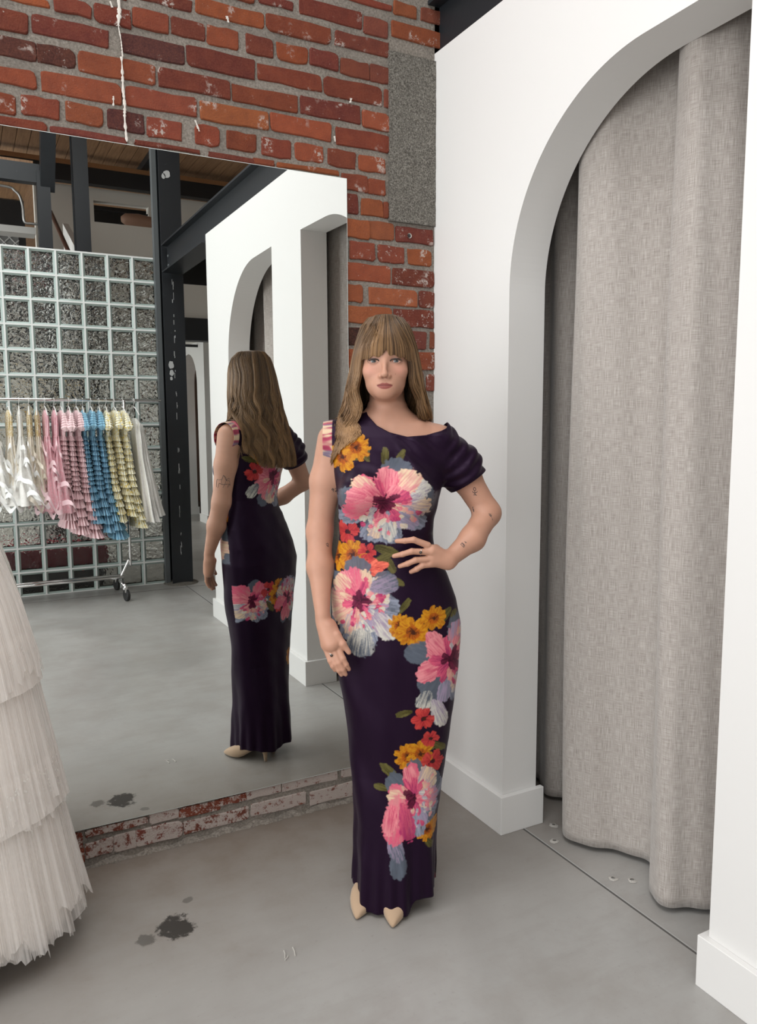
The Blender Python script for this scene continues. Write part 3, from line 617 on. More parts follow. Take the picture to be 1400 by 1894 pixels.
# ---- clothes rack
RKY, RKZ = RY(4.2), 1.668
rk = empty('clothes_rack', (-0.9, RKY, 0)); X_ = lambda x: x+0.9
MB().tube([(X_(-1.95), 0, RKZ), (X_(-0.13), 0, RKZ)], 0.0105, 12).build('hanging_rail', M_CHROME, rk, True)
for s_, xx in ((1, -0.435), (-1, -1.85)):
    MB().tube(catmull([(X_(xx), 0, RKZ), (X_(xx), 0, 0.36), (X_(xx)-.01*s_, 0, 0.32), (X_(xx)-.085*s_, 0, 0.17)], 24), 0.012, 10).build('upright', M_CHROME, rk, True)
    MB().tube([(X_(xx)-.085*s_, .19, .13), (X_(xx)-.085*s_, -.30, .13)], 0.014, 10).build('base_bar', M_CHROME, rk, True)
    for yy in (.19, -.30):
        ca = MB().lathe([(0.042, -.014), (.05, -.010), (.05, .010), (.042, .014)], n=20).build('castor', M_RUBBER, rk); ca.location = (X_(xx)-.075*s_, yy, .05); ca.rotation_euler = (rad(90), 0, rad(75))
        fk = MB().box(-.006, .006, -.024, .024, .045, .09).lathe([(.022, .07), (.022, .085), (.012, .10)], n=12).build('castor_fork', M_CHROME, rk); fk.location = (X_(xx)-.085*s_, yy, .03)
for yy, zz in ((.05, .178), (-.12, .165)): MB().tube([(X_(-1.95), yy, zz), (X_(-0.50), yy, zz)], 0.011, 10).build('base_rail', M_CHROME, rk, True)
tag(rk, 'chrome rolling clothes rack in front of the glass block screen', 'clothes rack')
# ---- the dresses on it
def cloth(name, c1, c2, scale=60, sheer=0.0, lo=.45, hi=.62):
    m = Mat(name, c1, 0.85, spec=0.2); m.color(m.mix(m.ramp(m.noise(scale, 4, .6), [(lo, (0, 0, 0)), (hi, (1, 1, 1))]), c1, c2)); m.b.inputs['Sheen Weight'].default_value = .2
    if sheer:
        tr = m.node('ShaderNodeBsdfTransparent'); mx = m.node('ShaderNodeMixShader'); mx.inputs[0].default_value = sheer
        m.l.new(m.b.outputs[0], mx.inputs[1]); m.l.new(tr.outputs[0], mx.inputs[2]); m.l.new(mx.outputs[0], m.n['Material Output'].inputs['Surface'])
    return m.m
C_WHITE = cloth('white_organza', (.90, .89, .86), (.84, .82, .78)); C_IVORY = cloth('ivory_tulle', (.84, .78, .68), (.76, .68, .56)); C_GOLD = cloth('gold_sequins', (.62, .46, .20), (.88, .84, .74), 90)
C_PINK = cloth('rose_organza', (.84, .46, .52), (.86, .60, .64)); C_BLUSH = cloth('blush_tulle', (.86, .64, .66), (.80, .57, .60)); C_BLUE = cloth('blue_tulle', (.20, .41, .56), (.28, .51, .65)); C_BAND = Mat('stiff_white_band', (.86, .86, .85), .6).m; C_PBAND = Mat('stiff_pink_band', (.86, .62, .66), .6).m
C_YEL = cloth('yellow_floral_cotton', (.86, .84, .70), (.80, .62, .14), 55, 0, .52, .60)
def loft(rings, n, fold=0.0, nf=11, ph=0.0, tier=None):
    """rings: (s, cx, tx, ty) downwards from the rail; tier adds ruffles"""
    v = []; f = []
    for i, (s, cx, tx, ty) in enumerate(rings):
        for k in range(n):
            a = 2*math.pi*k/n; w = 1+fold*math.sin(nf*a+ph+0.6*math.sin(s*9))+0.4*fold*math.sin(2.3*nf*a+s*20+ph)
            v.append((cx+tx*w*math.cos(a), ty*w*math.sin(a), -s))
    for i in range(len(rings)-1):
        for k in range(n): f.append((i*n+k, i*n+(k+1) % n, (i+1)*n+(k+1) % n, (i+1)*n+k))
    return v, f
def hanger(parent, w=.17):
    mb = MB(); mb.tube([(0, 0, -.055), (0, 0, -.03), (.004, .012, -.012), (.002, .008, .012), (0, -.006, .016), (0, -.018, .004)], .0022, 6)
    mb.tube([(0, -w, -.125), (0, -.06, -.07), (0, 0, -.055), (0, .06, -.07), (0, w, -.125)], .005, 6); return mb.build('hanger', M_HANGER, parent, True)
M_HANGER = Mat('white_hanger', (.75, .74, .72), .5).m
def tier_rings(s0, s1, nt, tx0, tx1, ty0, ty1, flare=.35, cx=0.0):
    R = []
    for t in range(nt):
        for q in (0, .35, .7, 1.0):
            u = (t+q)/nt; s = s0+(s1-s0)*u; fl = 1+flare*q-(.08 if q == 0 else 0)
            R.append((s, cx*u, (tx0+(tx1-tx0)*u)*fl, (ty0+(ty1-ty0)*u)*(1+flare*.5*q)))
    return R
def hung(name, x, label, group, cat='dress'):
    r = empty(name, (x, RKY+random.uniform(-.01, .01), RKZ+.0), random.uniform(-.09, .09)); tag(r, label, cat, group); hanger(r); return r
def ruffled(x, mat, label, L, group, tx=(.020, .056), sleeves=True, nt=15, cx=.02):
    r = hung('ruffled_dress', x, label, group)
    v, f = loft([(.085, 0, .008, .05), (.10, 0, .014, .10), (.13, 0, .018, .15), (.20, 0, .020, .14), (.30, 0, .018, .12)], 30, .12, 9); mesh('bodice', v, f, mat, r, True)
    sm = .30+(L-.30)*.55; cm = cx*.4
    R = tier_rings(.29, sm, nt-4, tx[0], tx[0]*1.5, .12, .15, .40, cm)+[(s, c+cm, a, b) for s, c, a, b in tier_rings(sm, L, 5, tx[0]*1.45, tx[1], .15, .20, .45, cx*.6)]; v, f = loft(R, 56, .10, 19, x*7); mesh('ruffled_skirt', v, f, mat, r)
    if sleeves:
        for s_ in (1, -1):
            T = tier_rings(.0, .12, 6, .010, .030, .014, .034, .30)+[(.135, 0, .026, .03), (.15, 0, .012, .014)]; v, f = loft(T, 18, .12, 7)
            sl = mesh('puff_sleeve', v, f, mat, r); sl.location = (random.uniform(-.004, .004), s_*.150, -.095-random.uniform(0, .02)); sl.rotation_euler = (s_*random.uniform(.15, .35), random.uniform(-.1, .1), 0)
    return r
def band_dress(x, mat, bmat, label, L, group, top, seed, wide=.07, deep=.12):
    random.seed(seed); r = hung('organza_dress', x, label, group)
    v, f = loft([(.085, 0, .008, .05), (.11, 0, .014, .11), (.14, 0, .02, .13), (.22, 0, .022, .12), (.30, 0, .022, .11)], 30, .10, 9); mesh('bodice', v, f, top, r, True)
    R = [(.29+(L-.29)*u, .01*u, .022+wide*u**1.2, .11+deep*u) for u in np.linspace(0, 1, 18)]; v, f = loft(R, 60, .13, 9, seed); mesh('skirt', v, f, mat, r, True)
    for b in range(4):
        s0 = .40+(L-.42)*b/3.3; n = 56; v = []; f = []; ph = random.uniform(0, 6); u = (s0-.29)/(L-.29)
        for k in range(n+1):
            a = 2*math.pi*k/n; rr = 1.25+.34*math.sin(3*a+ph)+.12*math.sin(7*a); s = s0+.06*math.sin(4*a+ph)+.02*math.sin(9*a)
            X, Y = (.024+wide*u**1.2)*rr*math.cos(a), (.11+deep*u)*rr*math.sin(a); v += [(X, Y, -s), (X*1.1, Y*1.05, -s-.036)]
        f = [(2*k, 2*k+1, 2*k+3, 2*k+2) for k in range(n)]; mesh('ruffle_band', v, f, bmat, r, True)
    return r
def rx(px): return hit(px, 740, 1, 4.2)[0]
st_ = random.getstate()
band_dress(rx(-12), C_WHITE, C_BAND, 'white organza dress at the end of the rack, cut by the frame', .80, 'white organza dresses', C_WHITE, 3, .09, .14)
band_dress(rx(14), C_IVORY, C_BAND, 'cream dress with sequin straps, first whole dress on the rack', .83, 'white organza dresses', C_GOLD, 4, .08)
band_dress(rx(34), C_WHITE, C_BAND, 'fullest white organza dress with looping stiff bands', .82, 'white organza dresses', C_WHITE, 5, .13, .21)
band_dress(rx(52), C_IVORY, C_BAND, 'ivory tulle dress with dull gold bodice beside the fullest white dress', .80, 'white organza dresses', C_GOLD, 6, .07)
band_dress(rx(67), C_IVORY, C_IVORY, 'ivory dress with bright gold sequin bodice next to the pink dresses', .83, 'white organza dresses', C_GOLD, 8, .07)
band_dress(rx(82), C_PINK, C_PBAND, 'rose pink organza dress next to the gold sequin bodice', .88, 'rose pink dresses', C_PINK, 9, .075, .14)
band_dress(rx(99), C_PINK, C_PBAND, 'rose pink organza dress next to the blush ruffles', .90, 'rose pink dresses', C_PINK, 10, .085, .16)
random.setstate(st_)
ruffled(rx(112), C_BLUSH, 'blush ruffled dress nearest the rose pink dresses', 1.03, 'blush ruffled dresses')
ruffled(rx(126), C_BLUSH, 'blush ruffled dress in the middle of the three', 1.08, 'blush ruffled dresses', cx=.05)
ruffled(rx(140), C_BLUSH, 'blush ruffled dress touching the blue dresses', 1.12, 'blush ruffled dresses', cx=.09)
ruffled(rx(152), C_BLUE, 'blue ruffled dress touching the blush dresses', 1.0, 'blue ruffled dresses', cx=.07)
ruffled(rx(167), C_BLUE, 'blue ruffled dress in the middle of the three', 1.08, 'blue ruffled dresses', cx=.09)
ruffled(rx(182), C_BLUE, 'blue ruffled dress touching the yellow dresses', 1.14, 'blue ruffled dresses', cx=.11)
ruffled(rx(195), C_YEL, 'yellow floral dress touching the blue dresses', 1.0, 'yellow floral dresses', (.02, .034), True, 12, .08)
ruffled(rx(210), C_YEL, 'yellow floral dress in the middle of the three', .96, 'yellow floral dresses', (.02, .034), True, 12, .09)
ruffled(rx(225), C_YEL, 'yellow floral dress beside the plain white gown', 1.06, 'yellow floral dresses', (.022, .04), True, 12, .09)
r = hung('white_gown', rx(247), 'plain white gown alone at the end of the rack', None)
v, f = loft([(.15, 0, .006, .05), (.20, .005, .02, .15), (.30, .01, .03, .16), (.5, .03, .034, .15), (.7, .05, .045, .17), (.9, .07, .06, .2), (1.02, .085, .07, .21)], 60, .16, 8); mesh('gown_body', v, f, C_WHITE, r, True)
v, f = loft([(.20, .03, .016, .05), (.5, .06, .03, .07), (.8, .10, .05, .09), (.98, .13, .07, .10)], 40, .2, 6); mesh('train', v, f, C_WHITE, r, True).location = (0, .06, 0)
# ================================================================== the person: signed-distance modelling helpers
PO = np.array([-0.536, -0.625]); PROT = -27.37            # where she stands and which way she faces (local -y is her front)
def smin(a, b, k):
    h = np.clip(0.5+0.5*(b-a)/k, 0, 1); return b*(1-h)+a*h-k*h*(1-h)
class Field:
    def __init__(s): s.p = []
    def put(s, fn, lo, hi, k=0.01, op='add'): s.p.append((fn, np.array(lo, float)-0.03-k, np.array(hi, float)+0.03+k, k, op)); return s
    def cone(s, a, b, r1, r2, k=0.012, op='add'):
        a = np.array(a, float); b = np.array(b, float); ba = b-a; L2 = ba@ba; R = max(r1, r2)
        def fn(P):
            t = np.clip(((P-a)@ba)/L2, 0, 1); q = P-a-t[:, None]*ba; return np.sqrt((q*q).sum(1))-(r1+(r2-r1)*t)
        return s.put(fn, np.minimum(a, b)-R, np.maximum(a, b)+R, k, op)
    def ell(s, c, r, k=0.012, op='add', rot=None):
        c = np.array(c, float); r = np.array(r, float); M = None if rot is None else np.array(rot, float)
        def fn(P):
            q = P-c
            if M is not None: q = q@M
            k0 = np.sqrt(((q/r)**2).sum(1)); k1 = np.sqrt(((q/(r*r))**2).sum(1))+1e-9; return k0*(k0-1)/k1
        R = r.max() if M is not None else r
        return s.put(fn, c-R, c+R, k, op)
    def chain(s, pts, rs, k=0.006):
        for i in range(len(pts)-1): s.cone(pts[i], pts[i+1], rs[i], rs[i+1], k)
        return s
    def ev(s, P):
        D = np.full(len(P), 1.0)
        for fn, lo, hi, k, op in s.p:
            m = np.nonzero(((P > lo) & (P < hi)).all(1))[0]
            if not len(m): continue
            d = fn(P[m])
            D[m] = smin(D[m], d, k) if op == 'add' else -smin(-D[m], d, k)
        return D
    def project(s, P, n=2, iso=0.0):
        e = 4e-4
        for _ in range(n):
            d = s.ev(P); G = np.stack([s.ev(P+np.array(o)) for o in ((e, 0, 0), (0, e, 0), (0, 0, e))], 1)-d[:, None]; G /= e
            g2 = np.maximum((G*G).sum(1), 0.05); st = ((d-iso)/g2)[:, None]*G; L = np.linalg.norm(st, axis=1)
            st *= np.minimum(1, 0.006/np.maximum(L, 1e-9))[:, None]; P = P-st
        return P
    def normal(s, P, e=1e-3):
        d = s.ev(P); G = np.stack([s.ev(P+np.array(o)) for o in ((e, 0, 0), (0, e, 0), (0, 0, e))], 1)-d[:, None]; return G/np.maximum(np.linalg.norm(G, axis=1), 1e-9)[:, None]
def surface_net(field, lo, hi, h):
    lo = np.array(lo); n = np.ceil((np.array(hi)-lo)/h).astype(int)+1
    V = np.full(tuple(n), 1.0)
    ax = [lo[i]+h*np.arange(n[i]) for i in range(3)]
    for fn, a, b, k, op in field.p:
        sl = [slice(max(0, int((a[i]-lo[i])/h)), max(0, min(n[i], int((b[i]-lo[i])/h)+2))) for i in range(3)]
        if any(q.stop <= q.start for q in sl): continue
        G = np.stack(np.meshgrid(*[ax[i][sl[i]] for i in range(3)], indexing='ij'), -1); d = fn(G.reshape(-1, 3)).reshape(G.shape[:3])
        cur = V[tuple(sl)]; V[tuple(sl)] = smin(cur, d, k) if op == 'add' else -smin(-cur, d, k)
    S = V < 0; nx, ny, nz = V.shape
    c = np.zeros((nx-1, ny-1, nz-1), np.int8)
    for a in (0, 1):
        for b in (0, 1):
            for d in (0, 1): c += S[a:nx-1+a, b:ny-1+b, d:nz-1+d]
    act = np.nonzero((c > 0) & (c < 8)); idx = -np.ones(c.shape, np.int64); idx[act] = np.arange(len(act[0]))
    A = np.stack(act, 1); acc = np.zeros((len(A), 3)); cnt = np.zeros(len(A))
    cor = [(i, j, k) for i in (0, 1) for j in (0, 1) for k in (0, 1)]
    for p in cor:
        for q in cor:
            if sum(abs(np.subtract(p, q))) == 1 and p < q:
                v0 = V[A[:, 0]+p[0], A[:, 1]+p[1], A[:, 2]+p[2]]; v1 = V[A[:, 0]+q[0], A[:, 1]+q[1], A[:, 2]+q[2]]
                m = (v0 < 0) != (v1 < 0); t = np.where(m, v0/np.where(m, v0-v1, 1), 0)
                acc += np.where(m[:, None], np.array(p)+t[:, None]*np.subtract(q, p), 0); cnt += m
    P = lo+h*(A+acc/cnt[:, None]); F = []
    for axis in range(3):
        o = [(1, 2), (2, 0), (0, 1)][axis]
        s0 = [slice(1, -1)]*3; s0[axis] = slice(0, -1); s1 = [slice(1, -1)]*3; s1[axis] = slice(1, None)
        a, b = S[tuple(s0)], S[tuple(s1)]; e = np.stack(np.nonzero(a != b), 1); flip = a[a != b]
        base = e.copy(); 
        for d in o: base[:, d] += 1
        def I(du, dv):
            q = base.copy(); q[:, o[0]] -= du; q[:, o[1]] -= dv; return idx[q[:, 0], q[:, 1], q[:, 2]]
        Q = np.stack([I(1, 1), I(0, 1), I(0, 0), I(1, 0)], 1); Q[~flip] = Q[~flip][:, ::-1]; F.append(Q)
    F = np.concatenate(F); return P, F[(F >= 0).all(1)]
def quad_split(P, F):
    E = np.sort(np.stack([F, np.roll(F, -1, 1)], -1).reshape(-1, 2), 1); u, inv = np.unique(E, axis=0, return_inverse=True); inv = inv.reshape(-1, 4)
    n = len(P); mid = (P[u[:, 0]]+P[u[:, 1]])/2; cen = P[F].mean(1); N = len(u); c = n+N+np.arange(len(F))
    P2 = np.vstack([P, mid, cen]); Q = [np.stack([F[:, k], n+inv[:, k], c, n+inv[:, k-1]], 1) for k in range(4)]
    return P2, np.concatenate(Q)
def fast_mesh(name, P, F, mat, parent=None, smooth=True, colors=None):
    me = bpy.data.meshes.new(name); nf, k = F.shape
    me.vertices.add(len(P)); me.vertices.foreach_set('co', np.ascontiguousarray(P, np.float32).ravel()); me.loops.add(nf*k); me.loops.foreach_set('vertex_index', np.ascontiguousarray(F, np.int32).ravel())
    me.polygons.add(nf); me.polygons.foreach_set('loop_start', np.arange(0, nf*k, k, dtype=np.int32)); me.polygons.foreach_set('loop_total', np.full(nf, k, np.int32))
    me.update(calc_edges=True)
    if colors is not None:
        at = me.color_attributes.new('tint', 'FLOAT_COLOR', 'POINT'); at.data.foreach_set('color', np.hstack([colors, np.ones((len(P), 1))]).astype(np.float32).ravel())
    if smooth: me.shade_smooth()
    return link(name, me, mat, parent)
def vnoise(x, y, seed=0):
    xi = np.floor(x).astype(np.int64); yi = np.floor(y).astype(np.int64); fx = x-xi; fy = y-yi; fx = fx*fx*(3-2*fx); fy = fy*fy*(3-2*fy)
    def H(a, b):
        h = (a*374761393+b*668265263+seed*1442695041) & 0x7fffffff; h = ((h ^ (h >> 13))*1274126177) & 0x7fffffff; return ((h ^ (h >> 16)) & 0xffff)/65535.0
    return (H(xi, yi)*(1-fx)+H(xi+1, yi)*fx)*(1-fy)+(H(xi, yi+1)*(1-fx)+H(xi+1, yi+1)*fx)*fy
def sstep(a, b, x): t = np.clip((x-a)/(b-a), 0, 1); return t*t*(3-2*t)

# ---- torso sections: z, x left, x right, y front, y back (silhouette of the gown)
SEC = np.array([(1.515, -.062, .046, -.012, .075), (1.485, -.100, .075, -.030, .082), (1.46, -.150, .128, -.046, .090), (1.43, -.180, .160, -.062, .098), (1.39, -.182, .168, -.078, .106), (1.34, -.170, .160, -.092, .108), (1.28, -.160, .148, -.100, .098), (1.22, -.154, .134, -.096, .084),
    (1.148, -.150, .120, -.092, .074), (1.09, -.160, .136, -.096, .082), (1.027, -.176, .166, -.102, .098), (.95, -.178, .193, -.106, .118), (.876, -.176, .209, -.108, .126), (.80, -.168, .207, -.110, .120), (.726, -.159, .200, -.110, .110), (.577, -.138, .181, -.106, .102), (.488, -.129, .169, -.102, .100), (.422, -.122, .159, -.102, .100), (.28, -.117, .141, -.108, .112), (.16, -.117, .137, -.114, .122), (-.05, -.120, .136, -.122, .130)])[::-1]
def loft_fn(inset):
    def fn(P):
        z = P[:, 2]; xl, xr, yf, yb = [np.interp(z, SEC[:, 0], SEC[:, i]) for i in range(1, 5)]
        a = (xr-xl)/2-inset; xc = (xr+xl)/2; yc = (yf+yb)/2; b = (yb-yf)/2-inset
        q = (np.abs((P[:, 0]-xc)/a)**2.25+np.abs((P[:, 1]-yc)/b)**2.25)**(1/2.25); d = (q-1)*np.minimum(a, b)
        return np.maximum(d, z-1.515)
    return fn
# ---- the body
HX, HZ = -0.013, 1.641
hr = rad(-3.0); HR = np.array([(math.cos(hr), -math.sin(hr), 0), (math.sin(hr), math.cos(hr), 0), (0, 0, 1)])
def HP(x, y, z): return HR@np.array((x, y, z))+np.array((HX, 0.0, HZ))
def head(B):
    E = lambda c, r, k=.012, op='add': B.ell(HP(*c), r, k, op, HR)
    C = lambda a, b, r1, r2, k=.012, op='add': B.cone(HP(*a), HP(*b), r1, r2, k, op)
    E((0, .018, .033), (.073, .092, .083)); E((0, -.034, .026), (.058, .051, .062), .03); E((0, -.034, -.028), (.059, .051, .062), .03); E((0, -.042, -.068), (.049, .047, .037), .03)
    E((0, -.077, -.0890), (.022, .014, .0145), .022)
    for s in (-1, 1):
        E((s*.039, -.060, -.028), (.021, .018, .017), .022); E((s*.024, -.0745, .018), (.024, .008, .007), .018)
        E((s*.0315, -.0965, -.002), (.0165, .0125, .0105), .012, 'sub')
    C((0, -.0815, .010), (0, -.1045, -.036), .0058, .0070, .009); E((0, -.1055, -.0395), (.0088, .0085, .0078), .008)
    for s in (-1, 1):
        E((s*.0112, -.0945, -.0425), (.0068, .0085, .0062), .006); E((s*.0060, -.1045, -.0485), (.0036, .0050, .0028), .003, 'sub')
    E((0, -.072, -.068), (.030, .022, .023), .020)
    for s in (-1, 1): E((s*.0085, -.0915, -.0645), (.0130, .0060, .0040), .004)
    E((0, -.0905, -.0735), (.0160, .0068, .0052), .004); E((0, -.104, -.0689), (.0235, .012, .0009), .0022, 'sub')
    for s in (-1, 1):
        E((s*.0315, -.0735, -.0010), (.0150, .0132, .0122), .006); E((s*.0315, -.0890, -.0016), (.0140, .0090, .0050), .0018, 'sub')
        E((s*.0735, .016, -.012), (.007, .017, .029), .006)
    return B
def hand_R(B):
    w = (-.200, -.078, .925)
    B.cone((-.197, -.080, .900), (-.172, -.112, .842), .023, .024, .014); B.cone((-.190, -.088, .885), (-.186, -.100, .838), .020, .019, .014); B.cone((-.178, -.092, .885), (-.160, -.112, .848), .018, .016, .014)
    for k, m_, t in (((-.157, -.116, .842), (-.140, -.128, .806), (-.124, -.122, .772)), ((-.168, -.118, .834), (-.150, -.131, .794), (-.133, -.125, .758)), ((-.179, -.116, .828), (-.161, -.130, .790), (-.145, -.125, .757)), ((-.189, -.110, .830), (-.176, -.124, .798), (-.163, -.122, .770))):
        q = tuple((np.array(m_)*.45+np.array(t)*.55)+np.array((0, -.003, 0))); B.chain([k, m_, q, t], [.0092, .0082, .0074, .0060], .003)
    B.chain([(-.176, -.082, .893), (-.157, -.110, .868), (-.140, -.122, .846), (-.123, -.124, .822)], [.0150, .0115, .0095, .0070], .006)
def hand_L(B):
    B.cone((.160, -.104, 1.085), (.112, -.122, 1.112), .0215, .0185, .014); B.cone((.158, -.104, 1.078), (.112, -.122, 1.083), .0215, .0165, .014)
    for k, m_, t in (((.100, -.128, 1.129), (.060, -.137, 1.146), (.014, -.120, 1.140)), ((.107, -.130, 1.110), (.055, -.140, 1.114), (.006, -.122, 1.098)), ((.111, -.128, 1.091), (.066, -.138, 1.089), (.022, -.122, 1.069)), ((.114, -.124, 1.075), (.085, -.133, 1.073), (.054, -.122, 1.053))):
        q = tuple((np.array(m_)*.48+np.array(t)*.52)+np.array((0, -.006, 0))); B.chain([k, m_, q, t], [.0098, .0086, .0078, .0062], .003)
    B.chain([(.148, -.092, 1.096), (.128, -.062, 1.108), (.112, -.035, 1.106), (.102, -.005, 1.10)], [.0150, .0120, .0098, .0075], .006)
SHOE = [((-.108, -.118), (-.054, .096)), ((-.002, -.158), (.024, .068))]
B = Field()
def body_loft():
    f = loft_fn(.010)
    def fn(P): return np.maximum(f(P), .66-P[:, 2])
    return fn
B.put(body_loft(), (-.2, -.15, .6), (.23, .15, 1.52), .012)
for s in (-1, 1): B.ell((-.012+s*.072, -.078, 1.272), (.058, .050, .056), .03)
B.cone((-.010, .030, 1.57), (-.006, .036, 1.455), .0500, .0560, .03)
B.cone((-.010, .036, 1.475), (-.130, .030, 1.432), .042, .040, .03); B.cone((-.004, .036, 1.475), (.118, .028, 1.425), .042, .040, .03)
# collar bones
B.cone((.012, -.0235, 1.456), (.085, -.010, 1.462), .0070, .0050, .020); B.cone((-.030, -.0235, 1.456), (-.100, -.010, 1.464), .0070, .0050, .020)
# her right arm hangs, the hand on the thigh
B.chain([(-.163, .026, 1.418), (-.192, .026, 1.30), (-.211, .016, 1.150), (-.210, -.020, 1.05), (-.200, -.078, .925)], [.052, .0445, .0370, .0355, .0215], .02)
hand_R(B)
# her left arm akimbo, the hand on the waist
B.chain([(.150, .024, 1.412), (.222, .034, 1.310), (.290, .030, 1.200), (.236, -.045, 1.135), (.160, -.104, 1.082)], [.048, .0440, .0370, .0350, .0225], .02)
hand_L(B)
for (t, h_), kx in zip(SHOE, (-.066, .085)):
    t = np.array(t); h_ = np.array(h_); d = t-h_
    an = h_+d*.14; ball = h_+d*.62
    B.chain([(kx, .0, .66), ((kx+an[0])/2, .0, .46), (an[0], an[1]-.006, .135), (an[0], an[1], .105)], [.062, .043, .029, .028], .02)
    B.cone((an[0], an[1]-.004, .110), (ball[0], ball[1], .036), .027, .022, .02)
head(B)
P, F = surface_net(B, (-.27, -.20, .0), (.35, .16, 1.78), .005)
P = B.project(P, 2)
bm = bmesh.new(); me = bpy.data.meshes.new('tmp'); me.from_pydata(P.tolist(), [], F.tolist()); bm.from_mesh(me); bpy.data.meshes.remove(me)
def refine(cond, n):
    for _ in range(n):
        es = [e for e in bm.edges if cond((e.verts[0].co+e.verts[1].co)/2)]
        bmesh.ops.subdivide_edges(bm, edges=es, cuts=1, use_grid_fill=True)
refine(lambda c: (c.z > 1.515 and c.y < -.01) or (.74 < c.z < .90 and c.x < -.11 and c.y < -.06) or (1.03 < c.z < 1.17 and -.01 < c.x < .13 and c.y < -.095), 1)
refine(lambda c: c.z > 1.53 and c.y < -.045, 1)
bmesh.ops.triangulate(bm, faces=bm.faces)
bm.verts.ensure_lookup_table(); P = np.array([v.co[:] for v in bm.verts]); F = np.array([[v.index for v in f.verts] for f in bm.faces]); bm.free()
P = B.project(P, 3)
# ---- skin colour, lips, brows, lash line
hl = (P-np.array((HX, 0, HZ)))@HR; x, y, z = hl.T; front = (y < -.045) & (np.abs(x) < .07) & (z > -.11) & (z < .07)
C = np.tile(np.array((.455, .242, .166)), (len(P), 1)); nz_ = vnoise(P[:, 0]*90, P[:, 2]*90, 3)-.5; C *= (1+.05*nz_)[:, None]
def blend(mask, col): 
    global C
    C = C*(1-mask[:, None])+np.array(col)*mask[:, None]
for s in (-1, 1):
    blend(front*.34*np.exp(-(((x-s*.041)/.020)**2+((z+.026)/.016)**2)), (.62, .26, .21))
    blend(front*.30*np.exp(-(((x-s*.0315)/.019)**2+((z-.004)/.011)**2)), (.36, .20, .16))
    bx = (x*s-.0095)/.036; bz = .0150+.006*np.sin(np.clip(bx, 0, 1)*2.4)-.004*np.clip(bx-.6, 0, 1)*2                      # brows
    blend(front*.85*((bx > 0) & (bx < 1))*np.exp(-((z-bz)/.0026)**2)*sstep(0, .12, bx)*sstep(1, .75, bx), (.13, .075, .045))
    ex = (x-s*.0315)/.0155; lid = np.sqrt(np.clip(1-ex*ex, 0, 1))*.0056-.0014; on = front*(np.abs(ex) < 1.08)*(y < -.074)
    blend(on*.97*np.exp(-((z-lid-.0010)/.0021)**2), (.016, .010, .009)); blend(on*.55*np.exp(-((z+lid+.0030)/.0013)**2), (.08, .045, .04))
    blend(on*.35*np.exp(-((z-lid-.0042)/.0010)**2), (.24, .13, .10))
    blend(front*.75*np.exp(-(((x-s*.0058)/.0030)**2+((z+.0482)/.0020)**2)), (.16, .06, .05))
lz = z+.0689; lw = np.clip(1-(x/.0222)**2, 0, 1); top = .0062*lw**.7+.0016*np.exp(-((np.abs(x)-.006)/.004)**2); bot = .0098*lw**.8
lips = front*(y < -.078)*sstep(.0012, -.0012, lz-top)*sstep(-.0012, .0012, lz+bot)*(lw > 0); blend(lips*.94, (.235, .055, .048)); blend(lips*.8*np.exp(-(lz/.0011)**2), (.10, .02, .02))
blend(front*.8*np.exp(-(((x-.030)/.0011)**2+((z+.037)/.0011)**2)), (.16, .08, .06))                                  # a small mole
m = Mat('skin', (.6, .38, .29), .48, spec=.35); a_ = m.node('ShaderNodeAttribute', attribute_name='tint'); m.color(a_.outputs['Color']); m.b.inputs['Subsurface Weight'].default_value = .12; m.b.inputs['Subsurface Radius'].default_value = (.012, .005, .003); m.b.inputs['Subsurface Scale'].default_value = 1.0
M_SKIN = m.m
person = empty('person', (PO[0], PO[1], 0), rad(PROT)); tag(person, 'person in a dark gown printed with large flowers, one hand on the waist', 'person')
fast_mesh('body', P, F, M_SKIN, person, True, C)
# eyes
def eye_mat():
    m = Mat('eye', (.75, .73, .72), .08); tc = m.node('ShaderNodeTexCoord'); sp = m.node('ShaderNodeSeparateXYZ'); m.l.new(tc.outputs['Object'], sp.inputs[0])
    r2 = m.math('SQRT', m.math('ADD', m.math('MULTIPLY', sp.outputs[0], sp.outputs[0]), m.math('MULTIPLY', sp.outputs[2], sp.outputs[2])))
    m.color(m.ramp(m.math('MULTIPLY', r2, 100), [(0.0, (.01, .01, .01)), (.22, (.01, .01, .012)), (.25, (.085, .094, .098)), (.54, (.048, .054, .057)), (.60, (.015, .016, .018)), (.66, (.42, .39, .375))])); return m.m
M_EYE = eye_mat()
for s in (-1, 1):
    prof = [(.0122*math.sin(t), -.0122*math.cos(t)) for t in np.linspace(0.001, math.pi-.001, 24)]; o = MB().lathe(prof, n=32).build('eye', M_EYE, person, True); o.location = HP(s*.0315, -.0722, -.001)

M_LASH = Mat('eyelash', (.012, .009, .008), .6).m
for s in (-1, 1):
    pts = []
    for ex in np.linspace(-1.06, 1.12, 15):
        q = min(1.0, abs(ex)); pts.append(HP(s*(.0315+ex*.0140), -.0865, -.0016+.0052*math.sqrt(max(0, 1-q*q))+.0004))
    pts = B.project(np.array(pts), 6, .0004); MB().tube(pts.tolist(), [.0006+.0009*math.sin(math.pi*(k+2)/18) for k in range(15)], 6).build('eyelash', M_LASH, person, True)
